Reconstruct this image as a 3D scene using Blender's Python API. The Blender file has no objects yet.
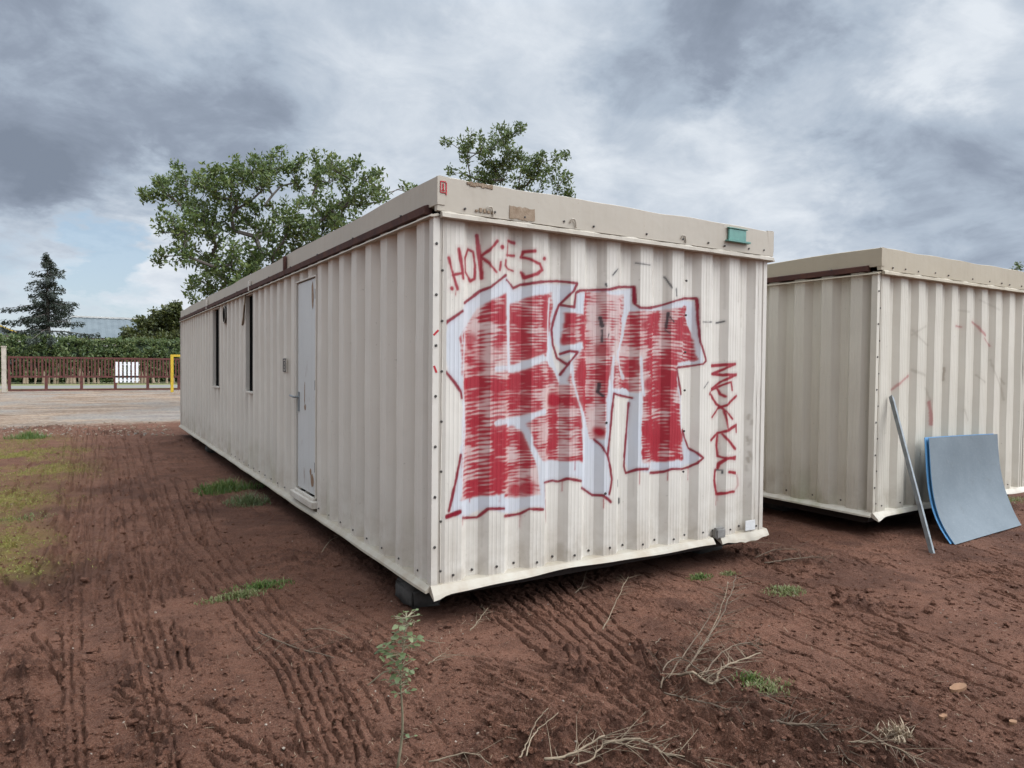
import bpy, bmesh, math, random
import numpy as np
from mathutils import Vector, Matrix

random.seed(7); rng = np.random.RandomState(7)
S = bpy.context.scene
COL = S.collection
ZB = 0.22            # height of the cabin wall foot above the ground
PI = math.pi

# ------------------------------------------------------------------ camera (surveyed from the cabin's edges)
CX, CY, CZ = -1.78917, -3.81712, 1.33858 + ZB
YAW, PITCH, ROLL, FPX = 0.551253, 0.0251424, 0.0096582, 696.668
Fv = np.array([math.sin(YAW)*math.cos(PITCH), math.cos(YAW)*math.cos(PITCH), -math.sin(PITCH)])
R0 = np.array([math.cos(YAW), -math.sin(YAW), 0.0]); U0 = np.cross(R0, Fv)
Rv = R0*math.cos(ROLL)+U0*math.sin(ROLL); Uv = -R0*math.sin(ROLL)+U0*math.cos(ROLL)
CAMP = np.array([CX, CY, CZ])
def ray(x, y): return Fv + Rv*(x-512)/FPX - Uv*(y-384)/FPX
def onY(x, y, Y=0.0): d = ray(x, y); return CAMP + d*(Y-CY)/d[1]
def onX(x, y, X=0.0): d = ray(x, y); return CAMP + d*(X-CX)/d[0]
def onZ(x, y, Z=0.0): d = ray(x, y); return CAMP + d*(Z-CZ)/d[2]
def atD(x, y, D): return CAMP + ray(x, y)*D

cam_d = bpy.data.cameras.new('camera'); cam = bpy.data.objects.new('camera', cam_d); COL.objects.link(cam)
M = Matrix.Identity(4)
for i in range(3):
    M[i][0] = Rv[i]; M[i][1] = Uv[i]; M[i][2] = -Fv[i]; M[i][3] = CAMP[i]
cam.matrix_world = M
cam_d.sensor_fit = 'HORIZONTAL'; cam_d.sensor_width = 36; cam_d.lens = 36*FPX/1024
cam_d.clip_start = 0.05; cam_d.clip_end = 3000
S.camera = cam

# ------------------------------------------------------------------ helpers
def tag(o, label=None, cat=None, group=None, kind=None):
    if label: o['label'] = label
    if cat: o['category'] = cat
    if group: o['group'] = group
    if kind: o['kind'] = kind
    return o
def empty(name, loc=(0, 0, 0), rz=0):
    o = bpy.data.objects.new(name, None); COL.objects.link(o)
    o.location = loc; o.rotation_euler = (0, 0, rz); o.empty_display_size = .2
    return o
def link(name, me, mat=None, parent=None, loc=None):
    o = bpy.data.objects.new(name, me); COL.objects.link(o)
    if mat is not None and not me.materials: me.materials.append(mat)
    if parent is not None: o.parent = parent
    if loc is not None: o.location = loc
    return o
def mesh_np(name, V, Fq, smooth=False):
    """V (n,3), Fq (m,k) all faces with k corners"""
    V = np.asarray(V, np.float32); Fq = np.asarray(Fq, np.int32); k = Fq.shape[1]
    me = bpy.data.meshes.new(name)
    me.vertices.add(len(V)); me.vertices.foreach_set('co', V.ravel())
    me.loops.add(Fq.size); me.loops.foreach_set('vertex_index', Fq.ravel())
    me.polygons.add(len(Fq)); me.polygons.foreach_set('loop_start', np.arange(0, Fq.size, k, dtype=np.int32))
    me.polygons.foreach_set('use_smooth', np.full(len(Fq), smooth))
    me.update(calc_edges=True)
    return me
def attr(me, name, vals):
    a = me.attributes.new(name, 'FLOAT', 'POINT'); a.data.foreach_set('value', np.asarray(vals, np.float32).ravel())
class MB:
    def __init__(s): s.v = []; s.f = []
    def add(s, V, Fs):
        n = len(s.v); s.v += [tuple(map(float, p)) for p in V]; s.f += [tuple(i+n for i in f) for f in Fs]; return s
    def box(s, lo, hi, rot=None, piv=None):
        x0, y0, z0 = lo; x1, y1, z1 = hi
        V = [(x, y, z) for z in (z0, z1) for y in (y0, y1) for x in (x0, x1)]
        if rot is not None:
            p = Vector(piv) if piv is not None else Vector(((x0+x1)/2, (y0+y1)/2, (z0+z1)/2))
            V = [tuple(rot @ (Vector(q)-p)+p) for q in V]
        return s.add(V, [(0, 2, 3, 1), (4, 5, 7, 6), (0, 1, 5, 4), (2, 6, 7, 3), (0, 4, 6, 2), (1, 3, 7, 5)])
    def tube(s, P, r, n=6, cap=True):
        P = [Vector(p) for p in P]; rs = r if hasattr(r, '__len__') else [r]*len(P)
        V = []; F = []; up = None
        for i, p in enumerate(P):
            d = (P[min(i+1, len(P)-1)]-P[max(i-1, 0)]); d = d.normalized() if d.length > 1e-9 else Vector((0, 0, 1))
            if up is None:
                up = Vector((0, 0, 1)) if abs(d.z) < .9 else Vector((1, 0, 0))
            a = d.cross(up); a = a.normalized() if a.length > 1e-6 else d.orthogonal().normalized()
            b = a.cross(d).normalized(); up = b
            for k in range(n):
                t = 2*PI*k/n; V.append(p+a*math.cos(t)*rs[i]+b*math.sin(t)*rs[i])
        for i in range(len(P)-1):
            for k in range(n):
                F.append((i*n+k, i*n+(k+1) % n, (i+1)*n+(k+1) % n, (i+1)*n+k))
        if cap:
            F.append(tuple(range(n))[::-1]); F.append(tuple((len(P)-1)*n+k for k in range(n)))
        return s.add(V, F)
    def prism(s, prof, p0, p1, ax, ay):
        """closed profile (list of 2d) swept from p0 to p1; ax, ay = profile axes"""
        p0, p1, ax, ay = map(Vector, (p0, p1, ax, ay)); n = len(prof)
        V = [p+ax*a+ay*b for p in (p0, p1) for a, b in prof]
        F = [(k, (k+1) % n, n+(k+1) % n, n+k) for k in range(n)]+[tuple(range(n))[::-1], tuple(range(n, 2*n))]
        return s.add(V, F)
    def mesh(s, name, smooth=False, bevel=0):
        me = bpy.data.meshes.new(name); me.from_pydata(s.v, [], s.f)
        bm = bmesh.new(); bm.from_mesh(me); bmesh.ops.recalc_face_normals(bm, faces=bm.faces)
        if bevel: bmesh.ops.bevel(bm, geom=list(bm.edges), offset=bevel, segments=2, affect='EDGES', clamp_overlap=True)
        bm.to_mesh(me); bm.free()
        if smooth: me.polygons.foreach_set('use_smooth', [True]*len(me.polygons))
        me.update(); return me
    def build(s, name, mat, parent=None, smooth=False, bevel=0, loc=None):
        return link(name, s.mesh(name, smooth, bevel), mat, parent, loc)

_tab = np.random.RandomState(3).rand(256, 256)
def vnoise(x, y, seed=0):
    x = np.asarray(x, float)+seed*17.31; y = np.asarray(y, float)+seed*9.77
    xi = np.floor(x).astype(int); yi = np.floor(y).astype(int); fx = x-xi; fy = y-yi
    fx = fx*fx*fx*(fx*(fx*6-15)+10); fy = fy*fy*fy*(fy*(fy*6-15)+10)
    a = _tab[xi & 255, yi & 255]; b = _tab[(xi+1) & 255, yi & 255]; c = _tab[xi & 255, (yi+1) & 255]; d = _tab[(xi+1) & 255, (yi+1) & 255]
    return (a*(1-fx)+b*fx)*(1-fy)+(c*(1-fx)+d*fx)*fy
def fbm(x, y, oct=4, seed=0, gain=.5):
    s = 0; a = 1; t = 0
    for o in range(oct):
        s = s+a*vnoise(x*2**o, y*2**o, seed+o*3.1); t += a; a *= gain
    return s/t
def sstep(a, b, x):
    t = np.clip((x-a)/(b-a), 0, 1); return t*t*(3-2*t)

# ------------------------------------------------------------------ materials
class NT:
    def __init__(s, name):
        s.m = bpy.data.materials.new(name); s.m.use_nodes = True; s.t = s.m.node_tree; s.t.nodes.clear()
        s.out = s.n('ShaderNodeOutputMaterial'); s.b = s.n('ShaderNodeBsdfPrincipled'); s.l(s.b.outputs[0], s.out.inputs[0])
    def n(s, typ, **kw):
        nd = s.t.nodes.new(typ)
        for k, v in kw.items(): setattr(nd, k, v)
        return nd
    def l(s, a, b): s.t.links.new(a, b)
    def coord(s, which='Object', scale=(1, 1, 1)):
        tc = s.n('ShaderNodeTexCoord'); mp = s.n('ShaderNodeMapping'); mp.inputs['Scale'].default_value = scale
        s.l(tc.outputs[which], mp.inputs[0]); return mp.outputs[0]
    def noise(s, vec, scale, detail=4, rough=.6, dist=0):
        nd = s.n('ShaderNodeTexNoise'); nd.inputs['Scale'].default_value = scale; nd.inputs['Detail'].default_value = detail
        nd.inputs['Roughness'].default_value = rough; nd.inputs['Distortion'].default_value = dist
        s.l(vec, nd.inputs['Vector']); return nd.outputs['Fac']
    def ramp(s, fac, stops):
        r = s.n('ShaderNodeValToRGB'); e = r.color_ramp.elements
        while len(e) < len(stops): e.new(.5)
        for el, (p, c) in zip(e, stops):
            el.position = p; el.color = (*c, 1) if hasattr(c, '__len__') else (c, c, c, 1)
        s.l(fac, r.inputs[0]); return r.outputs[0]
    def mix(s, fac, a, b, mode='MIX'):
        m = s.n('ShaderNodeMix', data_type='RGBA', blend_type=mode)
        for sock, v in ((m.inputs[0], fac), (m.inputs[6], a), (m.inputs[7], b)):
            if isinstance(v, (int, float)): sock.default_value = v
            elif isinstance(v, tuple): sock.default_value = (*v, 1)
            else: s.l(v, sock)
        return m.outputs[2]
    def math(s, op, a, b=None, clamp=False):
        m = s.n('ShaderNodeMath', operation=op, use_clamp=clamp)
        for i, v in enumerate((a, b)):
            if v is None: continue
            if isinstance(v, (int, float)): m.inputs[i].default_value = v
            else: s.l(v, m.inputs[i])
        return m.outputs[0]
    def attr(s, name):
        a = s.n('ShaderNodeAttribute'); a.attribute_name = name; return a.outputs['Fac']
    def bump(s, h, strength=.3, dist=.01):
        b = s.n('ShaderNodeBump'); b.inputs['Strength'].default_value = strength; b.inputs['Distance'].default_value = dist
        s.l(h, b.inputs['Height']); s.l(b.outputs[0], s.b.inputs['Normal'])
    def col(s, c):
        if isinstance(c, tuple): s.b.inputs['Base Color'].default_value = (*c, 1)
        else: s.l(c, s.b.inputs['Base Color'])
    def rough(s, r):
        if isinstance(r, (int, float)): s.b.inputs['Roughness'].default_value = r
        else: s.l(r, s.b.inputs['Roughness'])

def simple(name, c, rough=.6, metal=0, var=.25, scale=6, bump=.1, c2=None, spec=.4):
    k = NT(name); v = k.coord(); n = k.noise(v, scale, 5)
    d = tuple(x*(1-var) for x in c) if c2 is None else c2
    k.col(k.mix(k.ramp(n, [(.35, 0.0), (.68, 1.0)]), c, d)); k.rough(rough)
    k.b.inputs['Metallic'].default_value = metal; k.b.inputs['Specular IOR Level'].default_value = spec
    if bump: k.bump(k.noise(v, scale*8, 3), bump, .004)
    return k.m

def paint(name, base, dirt=(.2, .16, .12), moss=False, graffiti=False, rust=.0, z0=ZB):
    """old painted steel: streaks, grime, scuffs"""
    k = NT(name); v = k.coord(); vs = k.coord('Object', (1, 1, .03))
    fine = k.noise(vs, 26, 4, .6); big = k.noise(v, 1.1, 4, .6)
    c = k.mix(k.ramp(big, [(.3, 0.0), (.7, 1.0)]), base, tuple(x*.9 for x in base))
    c = k.mix(k.math('MULTIPLY', k.ramp(fine, [(.5, 0.0), (.8, 1.0)]), .10), c, dirt)
    sp = k.noise(v, 34, 3, .7)
    c = k.mix(k.math('MULTIPLY', k.ramp(sp, [(.66, 0.0), (.74, 1.0)]), .35), c, dirt)
    sep = k.n('ShaderNodeSeparateXYZ'); k.l(k.coord(), sep.inputs[0])
    low = k.n('ShaderNodeMapRange'); low.inputs['From Min'].default_value = z0+.45; low.inputs['From Max'].default_value = z0-.05
    k.l(sep.outputs['Z'], low.inputs['Value'])
    grime = k.math('MULTIPLY', low.outputs[0], k.ramp(k.noise(v, 5, 5, .65), [(.35, 0.0), (.75, 1.0)]), True)
    c = k.mix(k.math('MULTIPLY', grime, .75), c, (.27, .20, .13))
    if moss:
        mo = k.math('MULTIPLY', low.outputs[0], k.ramp(k.noise(k.coord('Object', (1, 1, .3)), 2.3, 4), [(.55, 0.0), (.72, 1.0)]), True)
        c = k.mix(k.math('MULTIPLY', mo, .55), c, (.22, .22, .09))
    if rust:
        ru = k.ramp(k.noise(k.coord('Object', (1, 1, .35)), 9, 5, .7, .3), [(.62, 0.0), (.70, 1.0)])
        c = k.mix(k.math('MULTIPLY', ru, rust), c, (.16, .062, .03))
    rr = .5
    if graffiti:
        n = k.noise(v, 120, 2)
        c = k.mix(k.attr('smear'), c, (.20, .15, .10))
        c = k.mix(k.attr('white'), c, (.48, .495, .53))
        c = k.mix(k.attr('pink'), c, (.45, .17, .155))
        c = k.mix(k.attr('red'), c, k.mix(n, (.24, .004, .014), (.36, .008, .021)))
        c = k.mix(k.attr('dred'), c, (.19, .004, .016))
        c = k.mix(k.attr('black'), c, (.02, .02, .024))
    k.col(c); k.rough(k.math('ADD', k.math('MULTIPLY', fine, .2), .38))
    k.b.inputs['Specular IOR Level'].default_value = .35
    k.bump(k.math('ADD', k.noise(v, 7, 2), k.math('MULTIPLY', k.noise(v, 90, 3), .05)), .25, .012)
    return k.m

CREAM = (.62, .57, .495); CREAM2 = (.57, .52, .43)
M = {}
M['wall'] = paint('cream_wall_paint', CREAM, moss=True)
M['wallg'] = paint('sprayed_wall_paint', CREAM, graffiti=True)
M['wall2'] = paint('yellowed_wall_paint', CREAM2, moss=True)
M['wall2g'] = paint('scuffed_wall_paint', CREAM2, graffiti=True)
M['trim'] = paint('trim_paint', (.58, .53, .46))
M['fascia'] = paint('fascia_paint', (.42, .365, .29), dirt=(.25, .18, .12))
M['fascia2'] = paint('fascia_paint_yellowed', (.39, .325, .23), dirt=(.22, .15, .1))
M['door'] = paint('door_paint', (.56, .56, .54), dirt=(.3, .24, .18), rust=.55)
M['flash'] = paint('flashing_paint', (.42, .375, .30), dirt=(.26, .18, .12))
M['rust'] = simple('rusty_primer_steel', (.048, .018, .015), .8, 0, .5, 9, .4, (.09, .034, .02))
M['bolt'] = simple('weathered_bolt', (.10, .09, .08), .5, .3, .4, 30, 0)
M['under'] = simple('underframe_steel', (.030, .019, .015), .8, 0, .5, 5, .3)
M['black'] = simple('painted_dark_inside', (.009, .009, .009), 1, 0, .3, 3, 0, spec=0)  # near black, paints the unlit inside of the windows and the vent
M['galv'] = simple('galvanised_steel', (.27, .29, .295), .6, .3, .25, 14, .1, (.17, .18, .18))
M['green'] = simple('green_painted_plate', (.12, .27, .22), .5, 0, .25, 12, .1, (.09, .2, .17))
M['brown'] = simple('peeled_glue_patch', (.19, .125, .075), .85, 0, .4, 14, .5, (.30, .225, .155))
M['stain'] = simple('orange_rust', (.19, .095, .045), .85, 0, .5, 16, .3, (.32, .24, .17))
M['jointgrey'] = simple('grey_mortar', (.22, .205, .185), .9, 0, .4, 14, .5)
M['redpaint'] = simple('red_stencil', (.42, .02, .03), .7, 0, .2, 40, 0)
M['ink'] = simple('dark_print', (.05, .045, .045), .6, 0, .2, 40, 0)
M['whitelbl'] = simple('white_label', (.62, .6, .57), .6, 0, .15, 40, 0)
M['concrete'] = simple('stained_concrete', (.06, .052, .045), .9, 0, .5, 9, .6)
M['gate'] = simple('rusty_red_gate_paint', (.125, .040, .031), .8, 0, .4, 6, .2, (.07, .025, .02))
M['white'] = simple('white_board', (.78, .78, .78), .5, 0, .08, 5, 0)
M['yellow'] = simple('yellow_pipe_paint', (.56, .37, .03), .5, 0, .2, 6, .1)
M['post'] = simple('pale_post', (.50, .44, .36), .8, 0, .3, 4, .2)
M['roofgrey'] = simple('grey_roof_sheets', (.135, .155, .16), .85, 0, .3, .5, 0, (.10, .118, .125))
M['shedwall'] = simple('shed_wall', (.50, .48, .44), .8, 0, .15, .3, 0)
M['bark'] = simple('grey_bark', (.12, .10, .085), .9, 0, .4, 8, .5)
M['twig'] = simple('dry_wood', (.15, .105, .068), .9, 0, .45, 12, .5, (.08, .055, .036))
M['twigpale'] = simple('bleached_twig', (.25, .185, .12), .9, 0, .35, 14, .4)
M['chip'] = simple('tan_wood_chip', (.24, .125, .065), .85, 0, .25, 30, .3)
M['stem'] = simple('green_brown_stem', (.22, .19, .115), .8, 0, .35, 20, .2)

def leafmat(name, c1, c2, c3, trans=.35, rough=.5):
    k = NT(name); g = k.n('ShaderNodeNewGeometry')
    c = k.ramp(g.outputs['Random Per Island'], [(.0, c1), (.5, c2), (1.0, c3)])
    big = k.noise(k.coord(), .9, 3); c = k.mix(k.ramp(big, [(.35, 0.0), (.65, .35)]), c, c1)
    k.col(c); k.rough(rough)
    tr = k.n('ShaderNodeBsdfTranslucent'); k.l(c, tr.inputs[0]); mx = k.n('ShaderNodeMixShader'); mx.inputs[0].default_value = trans
    k.l(k.b.outputs[0], mx.inputs[1]); k.l(tr.outputs[0], mx.inputs[2]); k.l(mx.outputs[0], k.out.inputs[0])
    return k.m
M['leaf'] = leafmat('broad_leaves', (.045, .075, .018), (.105, .15, .034), (.22, .26, .08))
M['leaf2'] = leafmat('grey_green_leaves', (.045, .07, .018), (.10, .14, .034), (.21, .25, .08))
M['hedge'] = leafmat('hedge_leaves', (.05, .08, .026), (.105, .145, .045), (.20, .22, .08))
M['round'] = leafmat('olive_leaves', (.035, .045, .014), (.08, .095, .022), (.15, .15, .04))
M['hedgecore'] = simple('hedge_inside', (.022, .034, .014), .9, 0, .4, 3, 0)
M['needle'] = leafmat('conifer_needles', (.014, .022, .012), (.026, .036, .02), (.05, .058, .034), .15)
M['grass'] = leafmat('grass_blades', (.06, .11, .022), (.11, .19, .04), (.24, .25, .08), .4)
M['palegrass'] = leafmat('pale_grass_blades', (.13, .15, .05), (.20, .23, .08), (.30, .27, .13), .4)
M['weed'] = leafmat('weed_leaves', (.09, .12, .045), (.14, .175, .07), (.22, .25, .115), .35)
M['straw'] = leafmat('dry_straw', (.22, .15, .09), (.30, .22, .14), (.40, .32, .22), .1, .8)
M['mossblade'] = leafmat('moss_blades', (.16, .17, .03), (.25, .235, .045), (.30, .25, .08), .3)

# soil
k = NT('red_brown_soil'); v = k.coord()
n1 = k.noise(v, .8, 6, .65); n2 = k.noise(v, 5, 6, .65); n3 = k.noise(v, 60, 4, .7); n4 = k.noise(v, 260, 2, .6)
c = k.mix(k.ramp(n1, [(.38, 0.0), (.62, 1.0)]), (.128, .054, .032), (.205, .095, .060))
c = k.mix(k.ramp(n2, [(.42, 0.0), (.7, .75)]), c, (.074, .032, .021))
c = k.mix(k.ramp(n3, [(.50, 0.0), (.70, .65)]), c, (.205, .108, .072))
c = k.mix(k.ramp(n4, [(.58, 0.0), (.66, .85)]), c, (.26, .165, .115))
n5 = k.noise(v, 120, 3, .75)
c = k.mix(k.ramp(n5, [(.32, .75), (.50, 0.0)]), c, (.045, .020, .013))
c = k.mix(k.attr('dark_earth'), c, (.050, .024, .017))
mz = k.math('MULTIPLY', k.attr('moss'), k.ramp(k.noise(v, 9, 5, .7), [(.3, .15), (.62, 1.0)]))
c = k.mix(mz, c, k.mix(n2, (.25, .225, .04), (.14, .105, .04)))
c = k.mix(k.attr('gravelly'), c, k.mix(n3, (.24, .165, .115), (.33, .26, .20)))
k.col(c); k.rough(.92); k.b.inputs['Specular IOR Level'].default_value = .12
k.bump(k.math('ADD', k.math('MULTIPLY', k.noise(v, 42, 5, .7), 1.0), k.math('MULTIPLY', k.noise(v, 130, 4, .75), .5)), 1.0, .026)
M['soil'] = k.m
# gravel yard
k = NT('gravel_yard'); v = k.coord(); vx = k.coord('Object', (.35, 1.6, 1))
n1 = k.noise(vx, .8, 5, .6); n3 = k.noise(v, 7, 6, .85); n2 = k.noise(v, .35, 4)
c = k.mix(k.ramp(n1, [(.38, 0.0), (.6, 1.0)]), (.33, .235, .16), (.16, .102, .066))
c = k.mix(k.ramp(n2, [(.45, 0.0), (.62, .8)]), c, (.22, .20, .175))
c = k.mix(k.ramp(n3, [(.48, 0.0), (.66, .8)]), c, (.38, .31, .24))
c = k.mix(k.ramp(n3, [(.34, .7), (.46, 0.0)]), c, (.085, .055, .038))
c = k.mix(k.math('MULTIPLY', k.attr('grey'), .4), c, k.mix(n3, (.19, .19, .185), (.30, .295, .285)))
k.col(c); k.rough(.9); k.b.inputs['Specular IOR Level'].default_value = .15; k.bump(k.math('ADD', n3, k.noise(v, 3, 5, .7)), .9, .06); M['gravel'] = k.m
M['verge'] = simple('grass_verge', (.13, .14, .05), .95, 0, .4, 2.0, .5, (.20, .18, .08))
M['road'] = simple('pale_road', (.20, .185, .165), .9, 0, .15, 1.5, .2)
# laminate sheet
k = NT('blue_laminate'); v = k.coord(); n = k.noise(v, 3.2, 6, .7); n2 = k.noise(k.coord('Object', (1, 1, 3)), 30, 4, .7)
c = k.mix(k.ramp(n, [(.3, 0.0), (.7, 1.0)]), (.078, .098, .110), (.112, .134, .146))
c = k.mix(k.ramp(n2, [(.55, 0.0), (.75, .3)]), c, (.19, .215, .225))
sc = k.noise(k.coord('Object', (9, 9, .8)), 6, 5, .8, 1.5)
c = k.mix(k.ramp(sc, [(.60, 0.0), (.68, .45)]), c, (.22, .24, .245))
c = k.mix(k.ramp(k.noise(v, 7, 6, .75, .6), [(.58, 0.0), (.7, .5)]), c, (.07, .075, .075))
k.col(c); k.rough(.6); k.bump(n2, .1, .003); M['blue'] = k.m
M['blueedge'] = simple('bright_blue_edge', (.085, .235, .42), .5, 0, .2, 10, 0)

# ------------------------------------------------------------------ sky and light
W = bpy.data.worlds.new('World'); S.world = W; W.use_nodes = True; nt = W.node_tree; nt.nodes.clear()
SUN_DIR = Vector((.68, -.64, 1.0)).normalized()        # towards the sun
sun_el = math.asin(SUN_DIR.z); sun_az = math.atan2(SUN_DIR.x, SUN_DIR.y)
class WN(NT):
    def __init__(s): s.t = nt
w = WN()
wo = w.n('ShaderNodeOutputWorld'); bg = w.n('ShaderNodeBackground'); w.l(bg.outputs[0], wo.inputs[0])
sky = w.n('ShaderNodeTexSky', sky_type='NISHITA'); sky.sun_disc = False; sky.sun_elevation = sun_el; sky.sun_rotation = sun_az
bg.inputs['Strength'].default_value = .1
tc = w.n('ShaderNodeTexCoord'); D = tc.outputs['Generated']
sep = w.n('ShaderNodeSeparateXYZ'); w.l(D, sep.inputs[0])
# cloud layer coordinates: direction over (height + c), as seen on a flat cloud deck
den = w.math('ADD', w.math('MAXIMUM', sep.outputs['Z'], 0.0), .33)
cx = w.math('DIVIDE', sep.outputs['X'], den); cy = w.math('DIVIDE', sep.outputs['Y'], den)
cmb = w.n('ShaderNodeCombineXYZ'); w.l(cx, cmb.inputs[0]); w.l(cy, cmb.inputs[1])
cv = cmb.outputs[0]
nA = w.noise(cv, 1.35, 7, .58, .35); nB = w.noise(cv, 4.6, 8, .62, .5)
# warp the direction so that the cloud masses get ragged borders
wn = w.n('ShaderNodeTexNoise'); wn.inputs['Scale'].default_value = 2.6; wn.inputs['Detail'].default_value = 6; wn.inputs['Roughness'].default_value = .62
w.l(cv, wn.inputs['Vector'])
sub = w.n('ShaderNodeVectorMath', operation='SUBTRACT'); w.l(wn.outputs['Color'], sub.inputs[0]); sub.inputs[1].default_value = (.5, .5, .5)
scl = w.n('ShaderNodeVectorMath', operation='SCALE'); w.l(sub.outputs[0], scl.inputs[0]); scl.inputs['Scale'].default_value = .34
add = w.n('ShaderNodeVectorMath', operation='ADD'); w.l(D, add.inputs[0]); w.l(scl.outputs[0], add.inputs[1])
nrm = w.n('ShaderNodeVectorMath', operation='NORMALIZE'); w.l(add.outputs[0], nrm.inputs[0])
def lobe(px, py, rdeg, amp):
    d = ray(px, py); d = d/np.linalg.norm(d)
    dt = w.n('ShaderNodeVectorMath', operation='DOT_PRODUCT'); w.l(nrm.outputs[0], dt.inputs[0]); dt.inputs[1].default_value = tuple(d)
    mr = w.n('ShaderNodeMapRange', interpolation_type='SMOOTHSTEP'); mr.inputs['From Min'].default_value = math.cos(math.radians(rdeg)); mr.inputs['From Max'].default_value = 1
    mr.inputs['To Max'].default_value = amp
    w.l(dt.outputs['Value'], mr.inputs['Value']); return mr.outputs[0]
acc = None
for L in [(90, 105, 13, -.38), (-70, 110, 15, -.3), (235, 118, 8, -.22), (50, 190, 7, -.2), (385, -12, 7, -.26), (665, 25, 8, -.42), (800, -30, 11, -.36), (760, 60, 6, -.16),
          (925, 195, 9, -.30), (840, 135, 7, -.16), (640, 140, 6, -.12), (1010, 235, 7, -.14), (120, -30, 9, .10), (560, 60, 11, .12), (700, 90, 7, .22), (770, 150, 8, .20), (900, 60, 8, .24), (960, 30, 6, .2), (600, 220, 12, .08),
          (470, 120, 13, .1), (20, 250, 7, .20), (110, 235, 6, .28), (140, 300, 9, .28), (140, 20, 5, .08), (350, 90, 9, .06)]:
    o = lobe(*L); acc = o if acc is None else w.math('ADD', acc, o)
val = w.math('ADD', w.math('ADD', w.math('MULTIPLY', w.math('SUBTRACT', nA, .5), .75), w.math('MULTIPLY', w.math('SUBTRACT', nB, .5), .85)), w.math('ADD', w.math('MULTIPLY', acc, .80), .725))
cl = w.ramp(val, [(.0, (2.1, 2.5, 3.2)), (.28, (2.9, 3.4, 4.25)), (.50, (4.2, 4.9, 5.85)), (.70, (5.3, 5.95, 6.8)), (1.0, (7.4, 7.9, 8.5))])
# overcast decks are brighter overhead and towards the veiled sun
up = w.n('ShaderNodeMapRange'); up.inputs['From Min'].default_value = .45; up.inputs['From Max'].default_value = 1; up.inputs['To Min'].default_value = 1; up.inputs['To Max'].default_value = 3.6
w.l(sep.outputs['Z'], up.inputs['Value'])
sd = w.n('ShaderNodeVectorMath', operation='DOT_PRODUCT'); w.l(D, sd.inputs[0]); sd.inputs[1].default_value = tuple(SUN_DIR)
sg = w.n('ShaderNodeMapRange', interpolation_type='SMOOTHSTEP'); sg.inputs['From Min'].default_value = .62; sg.inputs['From Max'].default_value = 1; sg.inputs['To Max'].default_value = 5.5
w.l(sd.outputs['Value'], sg.inputs['Value'])
gain = w.math('ADD', up.outputs[0], sg.outputs[0])
vm = w.n('ShaderNodeVectorMath', operation='SCALE'); w.l(cl, vm.inputs[0]); w.l(gain, vm.inputs['Scale'])
# a gap of blue low on the left
gap = w.math('ADD', lobe(95, 290, 6.0, .75), lobe(-80, 310, 7, .6)); gap = w.math('ADD', gap, lobe(95, 250, 4, .45))
gapm = w.ramp(w.math('ADD', gap, w.math('MULTIPLY', w.math('SUBTRACT', nB, .5), 1.6)), [(.25, 0.0), (.9, .68)])
skyc = w.mix(.35, sky.outputs[0], (4.2, 6.6, 9.0))
fin = w.mix(gapm, vm.outputs[0], skyc)
w.l(fin, bg.inputs['Color'])

sl = bpy.data.lights.new('sun', 'SUN'); sl.energy = .95; sl.angle = math.radians(40); sl.color = (1, .92, .82)
so = bpy.data.objects.new('sun', sl); COL.objects.link(so); so.rotation_euler = SUN_DIR.to_track_quat('Z', 'Y').to_euler(); so.location = (4, -8, 12)
S.view_settings.view_transform = 'Standard'; S.view_settings.look = 'None'; S.view_settings.exposure = .06; S.view_settings.gamma = 1
S.render.engine = 'CYCLES'; S.cycles.max_bounces = 6; S.cycles.transparent_max_bounces = 4
S.render.resolution_x = 1024; S.render.resolution_y = 768

# ------------------------------------------------------------------ ground
def grade(a, b, step0, grow, smax):
    out = [a]; s = step0; sg_ = 1 if b > a else -1
    while (b-out[-1])*sg_ > s: out.append(out[-1]+sg_*s); s = min(s*grow, smax)
    out.append(b); return out
fx0, fx1, fy0, fy1 = -3.4, 5.2, -3.0, 1.2
gx = np.array(sorted(set(np.round(np.concatenate([np.arange(fx0, fx1, .0068), grade(fx0, -700, .0135, 1.035, 90), grade(fx1, 700, .0135, 1.035, 90)]), 5))))
gy = np.array(sorted(set(np.round(np.concatenate([np.arange(fy0, fy1, .0068), grade(fy0, -500, .02, 1.08, 90), grade(fy1, 1200, .0133, 1.009, .11) if False else grade(fy1, 900, .0133, 1.0105, 90)]), 5))))
GX, GY = np.meshgrid(gx, gy)
near = sstep(22, 12, np.hypot(GX-CX, GY-CY))
H = (fbm(GX*.7, GY*.7, 3, 1)-.5)*.05*near + (fbm(GX*3.5, GY*3.5, 4, 2)-.5)*.03*near
H += (fbm(GX*14, GY*14, 3, 3)-.5)*.016*near + (fbm(GX*42, GY*42, 3, 7)-.5)*.014*near*(.3+1.4*sstep(.4, .65, fbm(GX*1.6, GY*1.6, 3, 8)))
rim = fbm(GX*9, GY*9, 3, 5)
moss = np.zeros_like(H); dark_earth = np.zeros_like(H); gravelly = np.zeros_like(H)
def win(p, q, pad):
    x0, x1 = min(p[0], q[0])-pad, max(p[0], q[0])+pad; y0, y1 = min(p[1], q[1])-pad, max(p[1], q[1])+pad
    i0, i1 = np.searchsorted(gx, [x0, x1]); j0, j1 = np.searchsorted(gy, [y0, y1]); return slice(j0, j1), slice(i0, i1)
def segdist(X, Y, p, q):
    dx, dy = q[0]-p[0], q[1]-p[1]; L2 = dx*dx+dy*dy+1e-12
    t = np.clip(((X-p[0])*dx+(Y-p[1])*dy)/L2, 0, 1)
    ex = X-p[0]-t*dx; ey = Y-p[1]-t*dy; s = np.sign(dx*ey-dy*ex)
    return np.hypot(ex, ey), s, t
GROOVE = np.zeros_like(H)
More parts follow.
